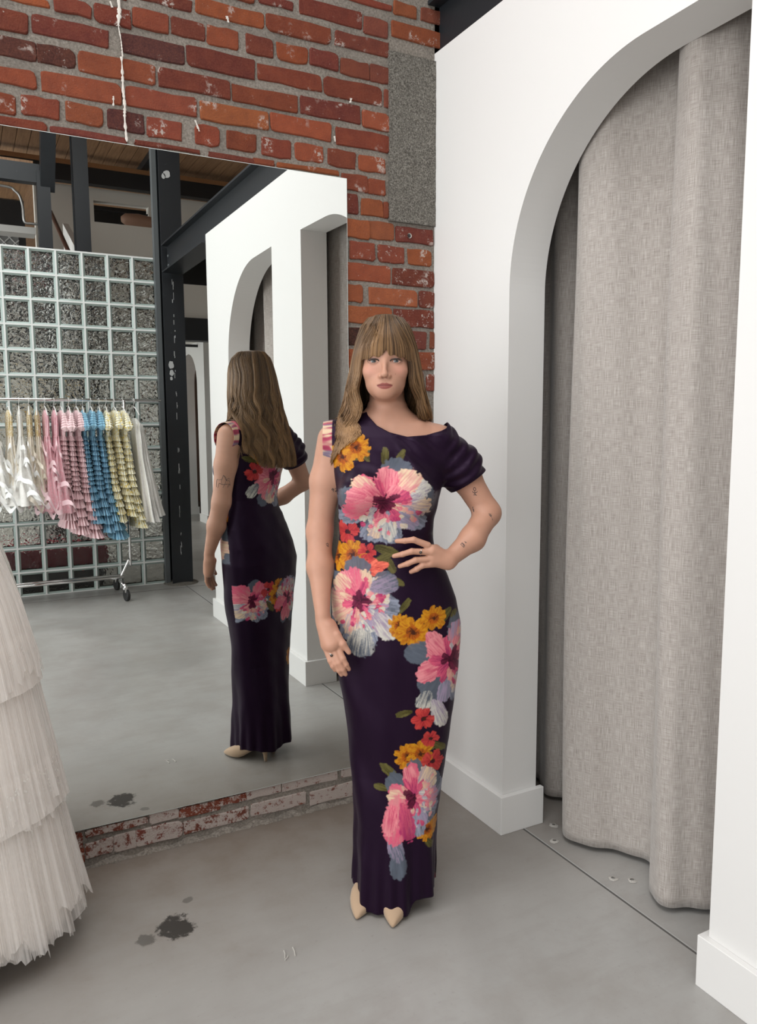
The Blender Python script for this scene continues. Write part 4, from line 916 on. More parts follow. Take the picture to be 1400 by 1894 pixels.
# ================================================================== the gown
D = Field()
D.put(loft_fn(0.0), (-.21, -.15, -.06), (.23, .16, 1.52), .012)
for s in (-1, 1): D.ell((-.012+s*.070, -.082, 1.272), (.062, .054, .060), .035)
D.cone((.138, .026, 1.412), (.205, .034, 1.335), .0655, .064, .03); D.cone((.205, .034, 1.335), (.252, .034, 1.268), .063, .058, .02)     # draped sleeve
D.cone((-.120, .028, 1.432), (-.190, .026, 1.416), .056, .058, .03)                                                                       # cap at the other shoulder
P, F = surface_net(D, (-.27, -.19, -.03), (.35, .17, 1.54), .005)
P = D.project(P, 2)
NECK = np.array([(-.30, 1.60), (-.085, 1.545), (-.066, 1.492), (-.040, 1.462), (-.005, 1.443), (.045, 1.430), (.100, 1.434), (.145, 1.446), (.162, 1.454), (.178, 1.485), (.30, 1.60)])
arm_a, arm_b = np.array((.150, .024, 1.412)), np.array((.290, .030, 1.200)); arm_d = (arm_b-arm_a)/np.linalg.norm(arm_b-arm_a)
def gown_trim(P):
    x, y, z = P.T; zn = np.interp(x, NECK[:, 0], NECK[:, 1])+.012*np.clip(y/.08, 0, 1)
    g = z-zn                                                                     # neckline
    g = np.maximum(g, np.where((x > .172) & (z > 1.16), ((P-arm_a)@arm_d)-.142, -1))                                    # end of the sleeve
    g = np.maximum(g, np.where(z > 1.22, -.196-x, -1))                           # armhole side
    fr = sstep(.02, -.05, y); hem = fr*(.014+.040*sstep(.045, .075, x)+.02*sstep(-.085, -.105, x))+(1-fr)*(.052+.006*np.sin(x*40))
    g = np.maximum(g, hem-z)
    for sx, top, ys in ((1, .26, .006), (-1, .11, .0)):                          # side slits
        w = np.clip(top-z, 0, 1)*.06; g = np.maximum(g, np.where((x*sx > .07) & (z < top), np.minimum(w-np.abs(y-ys), (top-z)*.5), -1))
    return g
def trimmed(P, F, fn, near=.012):
    g = fn(P); keep = (g[F] < 0).sum(1) >= 3; F = F[keep]
    E = np.sort(np.stack([F, np.roll(F, -1, 1)], -1).reshape(-1, 2), 1); u, cn = np.unique(E, axis=0, return_counts=True); b = np.unique(u[cn == 1]); e = 5e-4
    Q = P[b]
    for _ in range(3):
        d = fn(Q); G = np.stack([fn(Q+np.array(o)) for o in ((e, 0, 0), (0, e, 0), (0, 0, e))], 1)-d[:, None]; G /= e; g2 = np.maximum((G*G).sum(1), .2)
        st = (d/g2)[:, None]*G; L = np.linalg.norm(st, axis=1); st *= np.minimum(1, .003/np.maximum(L, 1e-9))[:, None]; Q = Q-st
    P = P.copy(); P[b] = Q
    used = np.unique(F); mp = -np.ones(len(P), np.int64); mp[used] = np.arange(len(used)); return P[used], mp[F]
P, F = trimmed(P, F, gown_trim)
P, F = quad_split(P, F)
# drape: soft folds of the cloth
N = D.normal(P); x, y, z = P.T; th = np.arctan2(x-.01, -(y+.005))
disp = .0105*sstep(.55, .0, z)*np.sin(th*7+1.2+2.0*z)*(.55+.45*np.sin(th*3-1)) + .004*sstep(.3, 0, z)*np.sin(th*17+4)
u = (x+.02)*.62+(z-.45)*.38                                                      # drag lines from the hip
disp += .0042*np.sin(u*62)*sstep(.95, .6, z)*sstep(.12, .4, z)*sstep(.06, -.06, x)*sstep(.02, -.04, y)
disp += .0020*np.sin((z-.22*x)*85+3*x)*sstep(1.28, 1.20, z)*sstep(1.0, 1.1, z)*sstep(-.02, .08, x)
dg = (z-1.43)*.80+(x-.05)*.60                                                    # swags running to the draped sleeve
disp += .0045*np.sin(dg*105+2.0*np.sin(x*14))*sstep(-.02, .07, x)*sstep(1.29, 1.36, z)
al = ((P-arm_a)@arm_d); disp += .0028*np.sin(al*170+5*np.sin(th*4))*sstep(.14, .19, x)*sstep(1.22, 1.27, z)
disp += .0012*np.sin(x*70+z*23)*np.sin(z*31)
edge = np.minimum(1, np.abs(gown_trim(P))/.012); low = z < .3
P = P+N*(disp*np.where(low, 1, edge))[:, None]
# ---- the painted flower print
INK = np.array((.0095, .0036, .0115)); C = np.tile(INK, (len(P), 1)); nrm = N
def lay(mask, col, a=.95):
    i = np.nonzero(mask > .01)[0]; k = (mask[i]*a)[:, None]; c = col[i] if getattr(col, 'ndim', 1) == 2 else np.array(col); C[i] = C[i]*(1-k)+c*k
def petal(U, V, sel, cx, cz, ang, L, W, c1, c2, seed, rag=.35):
    ca, sa = math.cos(ang), math.sin(ang); dx, dz = U-cx, V-cz; near = sel & (dx*dx+dz*dz < (1.25*L+W)**2); i = np.nonzero(near)[0]
    if not len(i): return
    s = dx[i]*ca+dz[i]*sa; t = -dx[i]*sa+dz[i]*ca
    q = ((s-L*.52)/(L*.52))**2+(t/(W/2*(.75+.35*np.clip(s/L, 0, 1))))**2
    n1 = vnoise(s*160+seed*7, t*160, seed); st = vnoise(t*520/(1+s*6)+seed*3, s*45+seed, seed+1); n2 = vnoise(U[i]*420, V[i]*420, seed+2)
    mk = sstep(1.06, .92, q+rag*(n1-.5)); w = np.clip(.15+.75*(s/L)+1.3*(st-.5)+.35*(n2-.5), 0, 1)[:, None]
    col = (np.array(c1)*(1-w)+np.array(c2)*w)*(.86+.28*st)[:, None]
    k = (mk*.96)[:, None]; C[i] = C[i]*(1-k)+col*k
PK, RO, MG, CR_, LV, BG, DK, BL = (.56, .085, .150), (.62, .215, .235), (.31, .028, .10), (.58, .43, .29), (.30, .235, .33), (.085, .10, .125), (.036, .005, .013), (.21, .228, .285)
WH_, YO, OR, BN, CO, OL = (.50, .48, .42), (.47, .21, .010), (.36, .085, .006), (.045, .014, .004), (.46, .048, .040), (.050, .044, .009)
def peony(U, V, sel, cx, cz, R, seed, asp=1.0, rot=0.0, warm=0.0):
    rg = np.random.default_rng(seed); Vs = cz+(V-cz)/asp
    def hue(a):
        a = (a-rot) % (2*math.pi); d = a*180/math.pi
        if 35 < d < 190: return [(RO, PK), (PK, RO), (RO, CR_)][rg.integers(3)]
        if d >= 190 and d < 320: return [(BL, LV), (BL, WH_), (LV, CR_)][rg.integers(3)]
        return [(LV, CR_), (RO, LV), (LV, WH_)][rg.integers(3)]
    for k in range(9):
        a = 2*math.pi*k/9+rg.uniform(-.25, .25)
        if math.sin(a-rot) > .5 and k % 2: continue
        petal(U, Vs, sel, cx+.30*R*math.cos(a), cz+.30*R*math.sin(a), a, R*rg.uniform(.62, .80), R*rg.uniform(.50, .70), BG, (BG if math.sin(a-rot) > -.2 else BL), seed*31+k, .4)
    for k in range(12):
        a = 2*math.pi*k/12+rg.uniform(-.3, .3); c = hue(a); petal(U, Vs, sel, cx+.22*R*math.cos(a), cz+.22*R*math.sin(a), a, R*rg.uniform(.52, .74), R*rg.uniform(.38, .62), c[0], c[1], seed*57+k, .6)
    for k in range(12):
        a = 2*math.pi*k/12+rg.uniform(-.4, .4); c = [(MG, PK), (PK, RO), (MG, PK), (PK, CR_)][rg.integers(4)]; petal(U, Vs, sel, cx+.06*R*math.cos(a), cz+.06*R*math.sin(a), a, R*rg.uniform(.34, .56), R*rg.uniform(.14, .26), c[0], c[1], seed*71+k, .9)
    for k in range(34):                       # loose dabs over the lower half
        a = rot+rg.uniform(-2.9, .3); d = R*rg.uniform(.22, .72); c = [(CR_, WH_), (PK, MG), (CR_, RO), (LV, WH_), (PK, RO)][rg.integers(5)]
        petal(U, Vs, sel, cx+d*math.cos(a), cz+d*math.sin(a), a+rg.uniform(-.8, .8), R*rg.uniform(.10, .22), R*rg.uniform(.07, .16), c[0], c[1], seed*83+k, .9)
    for k in range(9): petal(U, Vs, sel, cx+rg.uniform(-.08, .08)*R, cz+rg.uniform(-.05, .12)*R, rg.uniform(0, 6.3), R*rg.uniform(.20, .36), R*.15, DK, (.12, .012, .035), seed*91+k, .9)
def marigold(U, V, sel, cx, cz, R, seed):
    rg = np.random.default_rng(seed)
    for n, r0, L, c1, c2 in ((11, .30, .72, OR, YO), (9, .10, .62, OR, YO), (8, 0, .42, BN, OR)):
        for k in range(n): a = 2*math.pi*k/n+rg.uniform(-.2, .2); petal(U, V, sel, cx+r0*R*math.cos(a), cz+r0*R*math.sin(a), a, R*L, R*.50, c1, c2, seed*13+k+int(L*90), .95)
    petal(U, V, sel, cx-.12*R, cz, 0, R*.26, R*.26, BN, BN, seed, .6)
def poppy(U, V, sel, cx, cz, R, seed):
    rg = np.random.default_rng(seed)
    for k in range(6): a = k*1.05+rg.uniform(-.2, .2); petal(U, V, sel, cx+.15*R*math.cos(a), cz+.15*R*math.sin(a), a, R*.85, R*.75, (.33, .022, .025), CO, seed*17+k, .9)
    petal(U, V, sel, cx-.2*R, cz, 0, R*.45, R*.4, DK, BN, seed, .7)
def leaf(U, V, sel, cx, cz, a, L, seed, c=OL): petal(U, V, sel, cx, cz, a, L, L*.42, c, tuple(min(1, q*1.9+.01) for q in c), seed, .4)
U, V = P[:, 0], P[:, 2]; FRONT = (nrm[:, 1] < .10); BACK = ~FRONT
def front_print():
    S = FRONT
    for (cx, cz, a, L, k) in ((-.06, 1.36, 2.2, .06, 1), (-.02, 1.345, 1.5, .055, 2), (.01, 1.35, 1.0, .05, 3), (-.105, 1.365, .6, .05, 4), (-.05, 1.12, -.3, .07, 5), (-.02, 1.10, -1.1, .06, 6), (-.055, 1.075, .4, .055, 7), (-.01, 1.035, -.5, .05, 8), (.02, .93, .9, .05, 9), (.0, .915, 2.6, .05, 10), (.09, .87, -.4, .06, 11),
                          (.13, .89, .8, .06, 12), (.17, .88, 1.2, .05, 13), (.06, .64, 3.4, .05, 14), (.095, .57, -1.2, .06, 15), (.11, .54, -.6, .06, 16), (.02, .43, 2.4, .07, 17), (.0, .40, 3.0, .055, 18), (.11, .42, -1.0, .06, 19), (.09, .25, -.9, .05, 20)): leaf(U, V, S, cx, cz, a, L, k)
    marigold(U, V, S, -.138, 1.372, .040, 21); marigold(U, V, S, -.100, 1.400, .040, 22)
    poppy(U, V, S, -.126, 1.160, .034, 31); marigold(U, V, S, -.150, 1.088, .040, 23); marigold(U, V, S, -.112, 1.094, .042, 24)
    for k, (a, L) in enumerate(((.15, .075), (-.25, .07), (.5, .05))): petal(U, V, S, -.085, 1.058, a, L, .026, CO, (.75, .16, .10), 40+k)
    poppy(U, V, S, -.070, 1.105, .026, 33)
    peony(U, V, S, -.018, 1.248, .142, 101, .80, .2); peony(U, V, S, -.095, .960, .112, 102, 1.12, .6); petal(U, V, S, -.085, .885, -1.7, .085, .085, WH_, BG, 201)
    petal(U, V, S, -.05, .93, -.9, .09, .07, LV, WH_, 202); petal(U, V, S, -.06, 1.0, .3, .08, .06, LV, BG, 203)
    marigold(U, V, S, .022, .893, .034, 25); marigold(U, V, S, .060, .872, .046, 26); marigold(U, V, S, .120, .911, .036, 27)
    petal(U, V, S, .10, .79, 2.6, .07, .06, BG, BG, 204); peony(U, V, S, .172, .775, .112, 103, 1.18, 1.0); petal(U, V, S, .105, .70, -1.9, .06, .055, BG, WH_, 205); petal(U, V, S, .12, .67, -1.2, .09, .05, LV, WH_, 206)
    poppy(U, V, S, .090, .615, .034, 34); marigold(U, V, S, .045, .500, .040, 28); marigold(U, V, S, .082, .506, .040, 29); poppy(U, V, S, .112, .550, .026, 35); poppy(U, V, S, .118, .478, .036, 36)
    marigold(U, V, S, .102, .270, .036, 30); peony(U, V, S, .062, .372, .088, 104, 1.35, .4)
    petal(U, V, S, .015, .22, -1.55, .09, .055, BG, BG, 208); petal(U, V, S, -.005, .27, -1.3, .09, .05, LV, BG, 209); petal(U, V, S, .018, .385, -1.68, .150, .078, RO, PK, 207, .45); petal(U, V, S, .030, .36, -1.40, .12, .05, PK, MG, 210, .6); petal(U, V, S, .0, .35, -1.75, .09, .045, PK, RO, 214, .8)
def back_print():
    S = BACK
    peony(U, V, S, .030, 1.235, .125, 111, .95, 1.2); marigold(U, V, S, -.065, 1.350, .050, 41); marigold(U, V, S, -.015, 1.375, .045, 42); poppy(U, V, S, -.085, 1.270, .040, 43); petal(U, V, S, -.06, 1.22, -2.2, .07, .05, BG, WH_, 211); leaf(U, V, S, -.08, 1.31, 2.8, .06, 51)
    petal(U, V, S, -.11, 1.45, 1.9, .10, .07, LV, CR_, 212); petal(U, V, S, -.14, 1.44, 2.2, .09, .05, PK, RO, 213)
    dz = .115
    peony(U, V, S, -.110, .835-dz, .085, 112, 1.15, .3); poppy(U, V, S, -.045, .880-dz, .036, 44); marigold(U, V, S, .015, .885-dz, .036, 45); marigold(U, V, S, .0, .845-dz, .038, 46); poppy(U, V, S, .02, .80-dz, .030, 47); peony(U, V, S, .085, .820-dz, .095, 113, 1.1, 2.2); marigold(U, V, S, .12, .43, .04, 48); leaf(U, V, S, -.05, .83-dz, -.9, .06, 52)
front_print(); back_print()
for k, (cx, cz, a_, c1, c2) in enumerate(((.135, .27, -1.5, WH_, BL), (.132, .20, -1.6, RO, CR_), (.136, .15, -1.5, PK, RO), (.13, .10, -1.6, CR_, PK), (.11, .16, -1.4, LV, WH_))): petal(U, V, BACK, cx, cz, a_, .09, .05, c1, c2, 300+k, .5)
# pink and cream strokes on the cap at her right shoulder
i = (P[:, 0] < -.168) & (P[:, 2] > 1.30); n1 = vnoise(P[:, 1]*90, P[:, 2]*60, 77); n2 = vnoise(P[:, 1]*240, P[:, 2]*120, 78)
w1 = sstep(.35, .65, n1)[:, None]; w2 = sstep(.4, .75, n2)[:, None]; capc = (np.array(PK)*.8*w1+np.array(LV)*.9*(1-w1))*(1-w2)+np.array(CR_)*w2; C[i] = (capc*(.6+.5*n2)[:, None])[i]
m = Mat('dark_floral_satin', (.02, .01, .03), .40, spec=.22); a_ = m.node('ShaderNodeAttribute', attribute_name='tint'); m.color(a_.outputs['Color'])
m.b.inputs['Sheen Weight'].default_value = .05; m.b.inputs['Sheen Tint'].default_value = (.45, .30, .55, 1); m.b.inputs['Sheen Roughness'].default_value = .4; m.b.inputs['Anisotropic'].default_value = .4
m.b.inputs['Specular Tint'].default_value = (.62, .44, .68, 1)
m.bump(m.noise(7, 3, .5, m.coord((3, 3, 1), 'Object')), .10, .02)
gown = fast_mesh('gown', P, F, m.m, person, True, C); gown['label'] = 'dark aubergine satin gown printed with painted peonies'
so = gown.modifiers.new('thick', 'SOLIDIFY'); so.thickness = .0012; so.offset = -1
# ================================================================== shoes
M_SUEDE = Mat('nude_suede', (.40, .28, .185), .75, spec=.25); M_SUEDE.b.inputs['Sheen Weight'].default_value = .2; M_SUEDE = M_SUEDE.m
def shoe(toe, heel):
    toe = np.array(toe); heel = np.array(heel); d = toe-heel; L = np.linalg.norm(d); ang = math.atan2(d[1], d[0])
    S = [(-.01, .020, .078, .104), (.0, .034, .070, .112), (.05, .048, .064, .116), (.15, .055, .058, .104), (.28, .057, .047, .084), (.40, .062, .030, .070), (.52, .073, .012, .064), (.62, .079, .003, .062), (.72, .075, .002, .054), (.82, .060, .002, .043), (.90, .040, .003, .033), (.96, .022, .004, .024), (1.0, .008, .006, .016)]
    v = []; n = 20
    for s, w, zb, zt in S:
        for k in range(n):
            a = 2*math.pi*k/n; c, q = math.cos(a), math.sin(a); h = (zt-zb)/2; e = .72
            v.append((s*L, w/2*math.copysign(abs(c)**e, c), (zb+zt)/2+h*math.copysign(abs(q)**e, q)))
    f = [(i*n+k, i*n+(k+1) % n, (i+1)*n+(k+1) % n, (i+1)*n+k) for i in range(len(S)-1) for k in range(n)]+[tuple(range(n))[::-1], tuple((len(S)-1)*n+k for k in range(n))]
    r = mesh('shoe', v, f, M_SUEDE, person, True, True); r.location = (heel[0], heel[1], 0); r.rotation_euler = (0, 0, ang); r['label'] = 'nude suede pointed shoe with a slim heel'
    hv = []; m_ = 14
    for z_, w, x0, x1 in ((.075, .038, -.004, .050), (.055, .030, .0, .036), (.03, .020, .004, .022), (.0, .015, .005, .019)):
        for k in range(m_): a = 2*math.pi*k/m_; hv.append(((x0+x1)/2+(x1-x0)/2*math.cos(a), w/2*math.sin(a), z_))
    hf = [(i*m_+k, i*m_+(k+1) % m_, (i+1)*m_+(k+1) % m_, (i+1)*m_+k) for i in range(3) for k in range(m_)]+[tuple(range(m_)), tuple(3*m_+k for k in range(m_))[::-1]]
    mesh('heel', hv, hf, M_SUEDE, r, True, True)
for t, h_ in SHOE: shoe(t, h_)
# ================================================================== hair
HC = np.array((HX, .012, HZ))
HULL = np.array([(1.782, .022, .030, .012), (1.768, .052, .064, .012), (1.745, .073, .088, .012), (1.71, .086, .102, .012), (1.68, .094, .108, .014), (1.64, .103, .111, .018), (1.60, .111, .112, .022), (1.55, .122, .110, .030), (1.50, .135, .104, .040), (1.44, .144, .090, .060), (1.36, .150, .074, .085), (1.26, .145, .064, .096)])[::-1]
def hull(phi, z, rho):
    a, b, cy = [np.interp(z, HULL[:, 0], HULL[:, i]) for i in (1, 2, 3)]
    return np.stack([HX+a*rho*np.sin(phi), cy-b*rho*np.cos(phi), z], -1)
hg = np.random.default_rng(5)
def strands(n, seg):
    """long hair round the sides and back; returns (n, seg, 3)"""
    phi = hg.uniform(rad(44), rad(180), n)*np.where(hg.random(n) < .5, 1, -1); rho = .86+.12*hg.random(n)**.6+.05*(vnoise(phi*13+40, phi*0, 21)-.5)
    z0 = 1.768-.10*hg.random(n)**1.6
    ap = np.abs(phi); backness = sstep(rad(75), rad(120), ap)
    right = phi < 0
    z1 = np.where(right, 1.375+.06*hg.random(n), 1.455+.05*hg.random(n))*(1-backness)+backness*(1.285+.05*hg.random(n)**2)
    t = np.linspace(0, 1, seg)[None, :]; e = t**.9
    Z = z0[:, None]*(1-e)+z1[:, None]*e
    # the front locks are swept from the parting, opening towards the face
    kk = sstep(rad(70), rad(150), ap); start = (ap*.60+.15)*(1-kk)+ap*kk; sw = sstep(1.765, 1.66, Z); PH = (start[:, None]*(1-sw)+ap[:, None]*sw)
    # fall: side locks drift forward over the shoulder (her right) or back (her left)
    drop = sstep(1.58, 1.40, Z); side = (1-backness)
    PH = PH-drop*side[:, None]*np.where(right, .30, -.45)[:, None]+drop*backness[:, None]*.35*(math.pi-ap)[:, None]
    sgn = np.sign(phi)[:, None]; cl = np.round(phi*17/1.0)/17; pull = sstep(1.62, 1.40, Z)*.55; PH = PH*(1-pull*.5)+pull*.5*(np.abs(cl)[:, None]+PH-ap[:, None])
    wave = sstep(1.66, 1.50, Z); ph = vnoise(phi*5+9, phi*0+2, 9)*7.0+.35*hg.standard_normal(n)
    Q = hull(sgn*PH, Z, rho[:, None]*(1+.012*np.sin(Z*47+ph[:, None])*wave))
    amp = (.0075+.006*vnoise(cl*13, cl*0+5, 4))[:, None]*wave; ta = sgn*PH
    Q[..., 0] += sstep(1.50, 1.28, Z)*backness[:, None]*.030; Q[..., 0] += amp*np.sin(Z*58+ph[:, None])*np.cos(ta); Q[..., 1] += amp*np.sin(Z*58+ph[:, None])*np.sin(ta)
    Q += (hg.normal(0, .0016, (n, 1, 3))*wave[..., None])
    return Q, phi
def bangs(n, seg):
    w = hg.uniform(-1, 1, n); phi = w*rad(56); rho = 1.03+.09*hg.random(n)
    zend = 1.655+.016*hg.random(n)**2-.018*np.abs(w)**1.4+.014*np.exp(-(w/.07)**2)-.003*np.sin(w*19)
    t = np.linspace(0, 1, seg)[None, :]; z0 = 1.772-.020*hg.random(n)
    Z = z0[:, None]*(1-t)+zend[:, None]*t; start = .02*np.sign(w)+phi*.5; k = sstep(0, .8, t); PH = start[:, None]*(1-k)+phi[:, None]*k
    a, b, cy = [np.interp(Z, HULL[:, 0], HULL[:, i]) for i in (1, 2, 3)]
    rr = rho[:, None]*(.955+.008*np.sin(w*37)[:, None])*(1-.03*t)
    Q = np.stack([HX+.92*a*rr*np.sin(PH), cy-b*rr*np.cos(PH), Z], -1)
    return Q
def tubes(Q, r0, r1):
    n, s, _ = Q.shape; T = np.gradient(Q, axis=1); T /= np.linalg.norm(T, axis=2)[..., None]+1e-9
    A = np.cross(T, np.array((.3, .2, .93))); A /= np.linalg.norm(A, axis=2)[..., None]+1e-9; Bn = np.cross(T, A); R = (r0+(r1-r0)*np.linspace(0, 1, s)**2)[None, :, None]
    V = np.stack([Q+R*(A*math.cos(k)+Bn*math.sin(k)) for k in (0, 2.094, 4.189)], 2).reshape(-1, 3)
    i = np.arange(n)[:, None, None]*s*3; j = np.arange(s-1)[None, :, None]*3; k = np.arange(3)[None, None, :]; k2 = (k+1) % 3
    Fq = np.stack([i+j+k, i+j+k2, i+j+3+k2, i+j+3+k], -1).reshape(-1, 4); return V, Fq
def push_out(Q, field, off):
    S = Q.shape; P = Q.reshape(-1, 3).copy(); m_ = np.nonzero(P[:, 2] < 1.56)[0]
    for _ in range(3):
        d = field.ev(P[m_]); b = d < off
        if not b.any(): break
        i = m_[b]; Nn = field.normal(P[i]); P[i] += Nn*np.clip(off-d[b], 0, .02)[:, None]
    return P.reshape(S)
Q1, ph1 = strands(6400, 24); lay_ = .004+.010*hg.random((Q1.shape[0], 1, 1))
QA = Q1.copy()
for _ in range(2):
    Q1 = push_out(Q1, D, .006); Q1 = push_out(Q1, B, .005); dq = Q1-QA
    for _k in range(4): dq[:, 4:-1] = dq[:, 4:-1]*.5+.25*(dq[:, 3:-2]+dq[:, 5:]); dq[:, -1] = dq[:, -2]
    Q1 = QA+dq
Q1 = push_out(Q1, D, .004)
Q2 = bangs(4200, 12)
# stray locks lying on her right shoulder in front
V1, F1 = tubes(Q1, .0011, .0005); V2, F2 = tubes(Q2, .0007, .0003)
def tone(Q, ph):
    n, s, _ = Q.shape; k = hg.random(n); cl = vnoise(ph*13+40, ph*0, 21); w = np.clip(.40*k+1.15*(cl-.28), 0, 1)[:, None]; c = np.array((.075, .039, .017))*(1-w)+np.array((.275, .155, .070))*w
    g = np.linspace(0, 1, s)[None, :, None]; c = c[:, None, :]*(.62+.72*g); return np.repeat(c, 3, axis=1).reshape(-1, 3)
C1 = tone(Q1, ph1); C2 = tone(Q2, np.arctan2(Q2[:, -1, 0]-HX, -Q2[:, -1, 1])*2.2)
# inner mass so no scalp shows
na, nz2 = 90, 40; PHI = np.linspace(rad(50), rad(310), na); ZZ = np.linspace(1.772, 1.40, nz2); G = np.stack([hull(PHI, np.full(na, z_), .88) for z_ in ZZ]); G = push_out(G, D, .004)
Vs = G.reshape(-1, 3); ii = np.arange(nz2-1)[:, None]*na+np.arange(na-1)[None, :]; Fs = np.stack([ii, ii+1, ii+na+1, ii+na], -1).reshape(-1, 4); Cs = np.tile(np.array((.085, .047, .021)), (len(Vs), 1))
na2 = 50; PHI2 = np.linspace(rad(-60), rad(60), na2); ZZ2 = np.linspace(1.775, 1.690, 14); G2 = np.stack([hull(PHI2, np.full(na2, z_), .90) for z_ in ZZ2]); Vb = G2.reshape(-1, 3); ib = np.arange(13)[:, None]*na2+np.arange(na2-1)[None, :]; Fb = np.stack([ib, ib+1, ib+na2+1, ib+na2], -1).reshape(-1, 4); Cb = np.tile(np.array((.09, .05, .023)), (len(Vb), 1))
off = np.cumsum([0, len(V1), len(V2), len(Vs)])
m = Mat('light_brown_hair', (.2, .12, .06), .42, spec=.45); a_ = m.node('ShaderNodeAttribute', attribute_name='tint'); m.color(a_.outputs['Color']); M_HAIR = m.m
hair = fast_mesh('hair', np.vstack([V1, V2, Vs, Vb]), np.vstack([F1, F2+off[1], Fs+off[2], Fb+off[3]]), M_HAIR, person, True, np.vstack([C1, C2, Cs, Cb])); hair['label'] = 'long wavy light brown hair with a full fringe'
# ---- rings, earrings, tattoos
M_SILVER = Mat('silver', (.72, .70, .66), .2, 1.0).m; M_STONE = Mat('dark_stone', (.05, .045, .04), .15).m
def ring(c, d, r, stone=True):
    d = Vector(d).normalized(); q = d.to_track_quat('Z', 'Y'); mb = MB(); n = 20
    mb.tube([Vector(c)+q@Vector((r*math.cos(2*math.pi*k/n), r*math.sin(2*math.pi*k/n), 0)) for k in range(n+1)], .0011, 6, False); o = mb.build('ring', M_SILVER, person, True)
    if stone: mb = MB().lathe([(.0, -.003), (.0035, -.001), (.0042, .0005), (.0, .003)], n=10); s_ = mb.build('ring_stone', M_STONE, o, True); s_.location = Vector(c)+Vector((0, -r-.001, 0)); s_.rotation_euler = (rad(90), 0, 0)
ring((.079, -.1355, 1.112), (-.052, -.01, .004), .0098); ring((-.1725, -.1215, .8155), (-.018, -.013, -.04), .0096)
for s in (-1, 1):
    o = MB().tube([HP(s*.074, .006+.004*math.cos(t), -.048+.005*math.sin(t)) for t in np.linspace(0, 6.28, 14)], .0009, 5, False).build('earring', M_SILVER, person, True)
M_INK = Mat('tattoo_ink', (.035, .035, .04), .6).m
def tattoo(c, vdir, strokes, scale, name='tattoo'):
    """strokes drawn in a plane facing vdir, laid on the skin"""
    v_ = np.array(vdir, float); v_ /= np.linalg.norm(v_); r_ = np.cross((0, 0, 1), v_); r_ /= np.linalg.norm(r_); u_ = np.cross(v_, r_); mb = MB()
    for st in strokes:
        q = catmull(st, max(8, 5*len(st)))*scale if len(st) > 2 else np.array(st)*scale; p = np.array(c)+q[:, :1]*r_+q[:, 1:]*u_; p = B.project(p+v_*.004, 8, .0003); mb.tube(p.tolist(), .00075, 4)
    return mb.build(name, M_INK, person)
FLW = [[(0, -1), (0, .1)], [(0, .1), (.35, .5), (0, 1), (-.35, .5), (0, .1)], [(0, -.4), (.5, -.2), (.7, .1)], [(0, -.5), (-.5, -.3), (-.6, 0)], [(-.5, -1), (0, -.8), (.5, -1)]]
DIA = [[(0, .6), (.45, 0)], [(.45, 0), (0, -.6)], [(0, -.6), (-.45, 0)], [(-.45, 0), (0, .6)], [(0, .3), (.2, 0)], [(.2, 0), (0, -.3)], [(.8, .6), (1.0, .9)], [(.7, 1.0), (1.1, .7)]]
NUM = [[(-.3, .2), (-.6, .5), (-.9, .2), (-.6, 0), (-.3, .2), (-.4, -.6)], [(.1, .3), (.4, .6), (.7, .3), (.2, -.5)], [(.2, -.5), (.8, -.5)]]
SPR = [[(0, -.8), (.05, .6)], [(0, .2), (.4, .6)], [(0, .0), (-.4, .4)], [(.02, .6), (.3, .9)], [(.02, .6), (-.3, .9)]]
HORSE = [[(-1.0, -.6), (-.8, .1), (-.3, .2), (.0, .9), (.2, .4), (.6, .25), (1.0, .3), (1.1, -.7)], [(-1.0, -.6), (-.7, -.3), (-.5, -.8)], [(-.5, -.3), (.2, -.35), (.6, -.2), (.8, -.8)], [(-.3, .2), (-.1, -.3), (.15, -.8)], [(.0, .9), (-.25, .55), (-.3, .2)], [(-.9, .3), (-.6, .45), (-.3, .2)], [(.2, .4), (.3, .0), (.2, -.35)]]
tattoo((.245, -.012, 1.268), (.25, -1, .1), FLW, .012); tattoo((.200, -.085, 1.118), (.1, -1, .25), DIA, .010); tattoo((.285, -.005, 1.19), (.35, -1, 0), SPR, .010); tattoo((.235, .0, 1.215), (-.4, -1, 0), [[(.3, .5), (-.3, .3), (-.2, -.3), (.3, -.4), (.1, .1)]], .010)
tattoo((-.165, -.012, 1.275), (.5, -1, 0), NUM, .010); tattoo((-.190, -.02, 1.115), (.6, -1, 0), [[(-.4, .3), (.2, .5), (.3, -.1), (-.2, -.3), (-.3, .1)], [(.0, -.3), (.3, -.6)]], .010)
tattoo((-.222, .045, 1.235), (-.75, .66, 0), HORSE, .030)
# ================================================================== tulle gown on a dress form, cut by the left of the frame
GCX, GCY = -1.835, -0.325
def tulle(name, sheer, col=(.80, .76, .715)):
    m = Mat(name, col, .9, spec=.1); v = m.coord((1, 1, 1), 'UV')
    w = m.noise(1.0, 3, .6, m.coord((160, 1.2, 1), 'UV'))
    tl = m.node('ShaderNodeBsdfTranslucent'); tl.inputs[0].default_value = (*col, 1); mx0 = m.node('ShaderNodeMixShader'); mx0.inputs[0].default_value = .5; m.l.new(m.b.outputs[0], mx0.inputs[1]); m.l.new(tl.outputs[0], mx0.inputs[2])
    tr = m.node('ShaderNodeBsdfTransparent'); mx = m.node('ShaderNodeMixShader'); f = m.ramp(w, [(.38, (sheer*1.25,)*3), (.62, (sheer*.45,)*3)])
    m.l.new(f, mx.inputs[0]); m.l.new(mx0.outputs[0], mx.inputs[1]); m.l.new(tr.outputs[0], mx.inputs[2]); m.l.new(mx.outputs[0], m.n['Material Output'].inputs['Surface']); return m.m
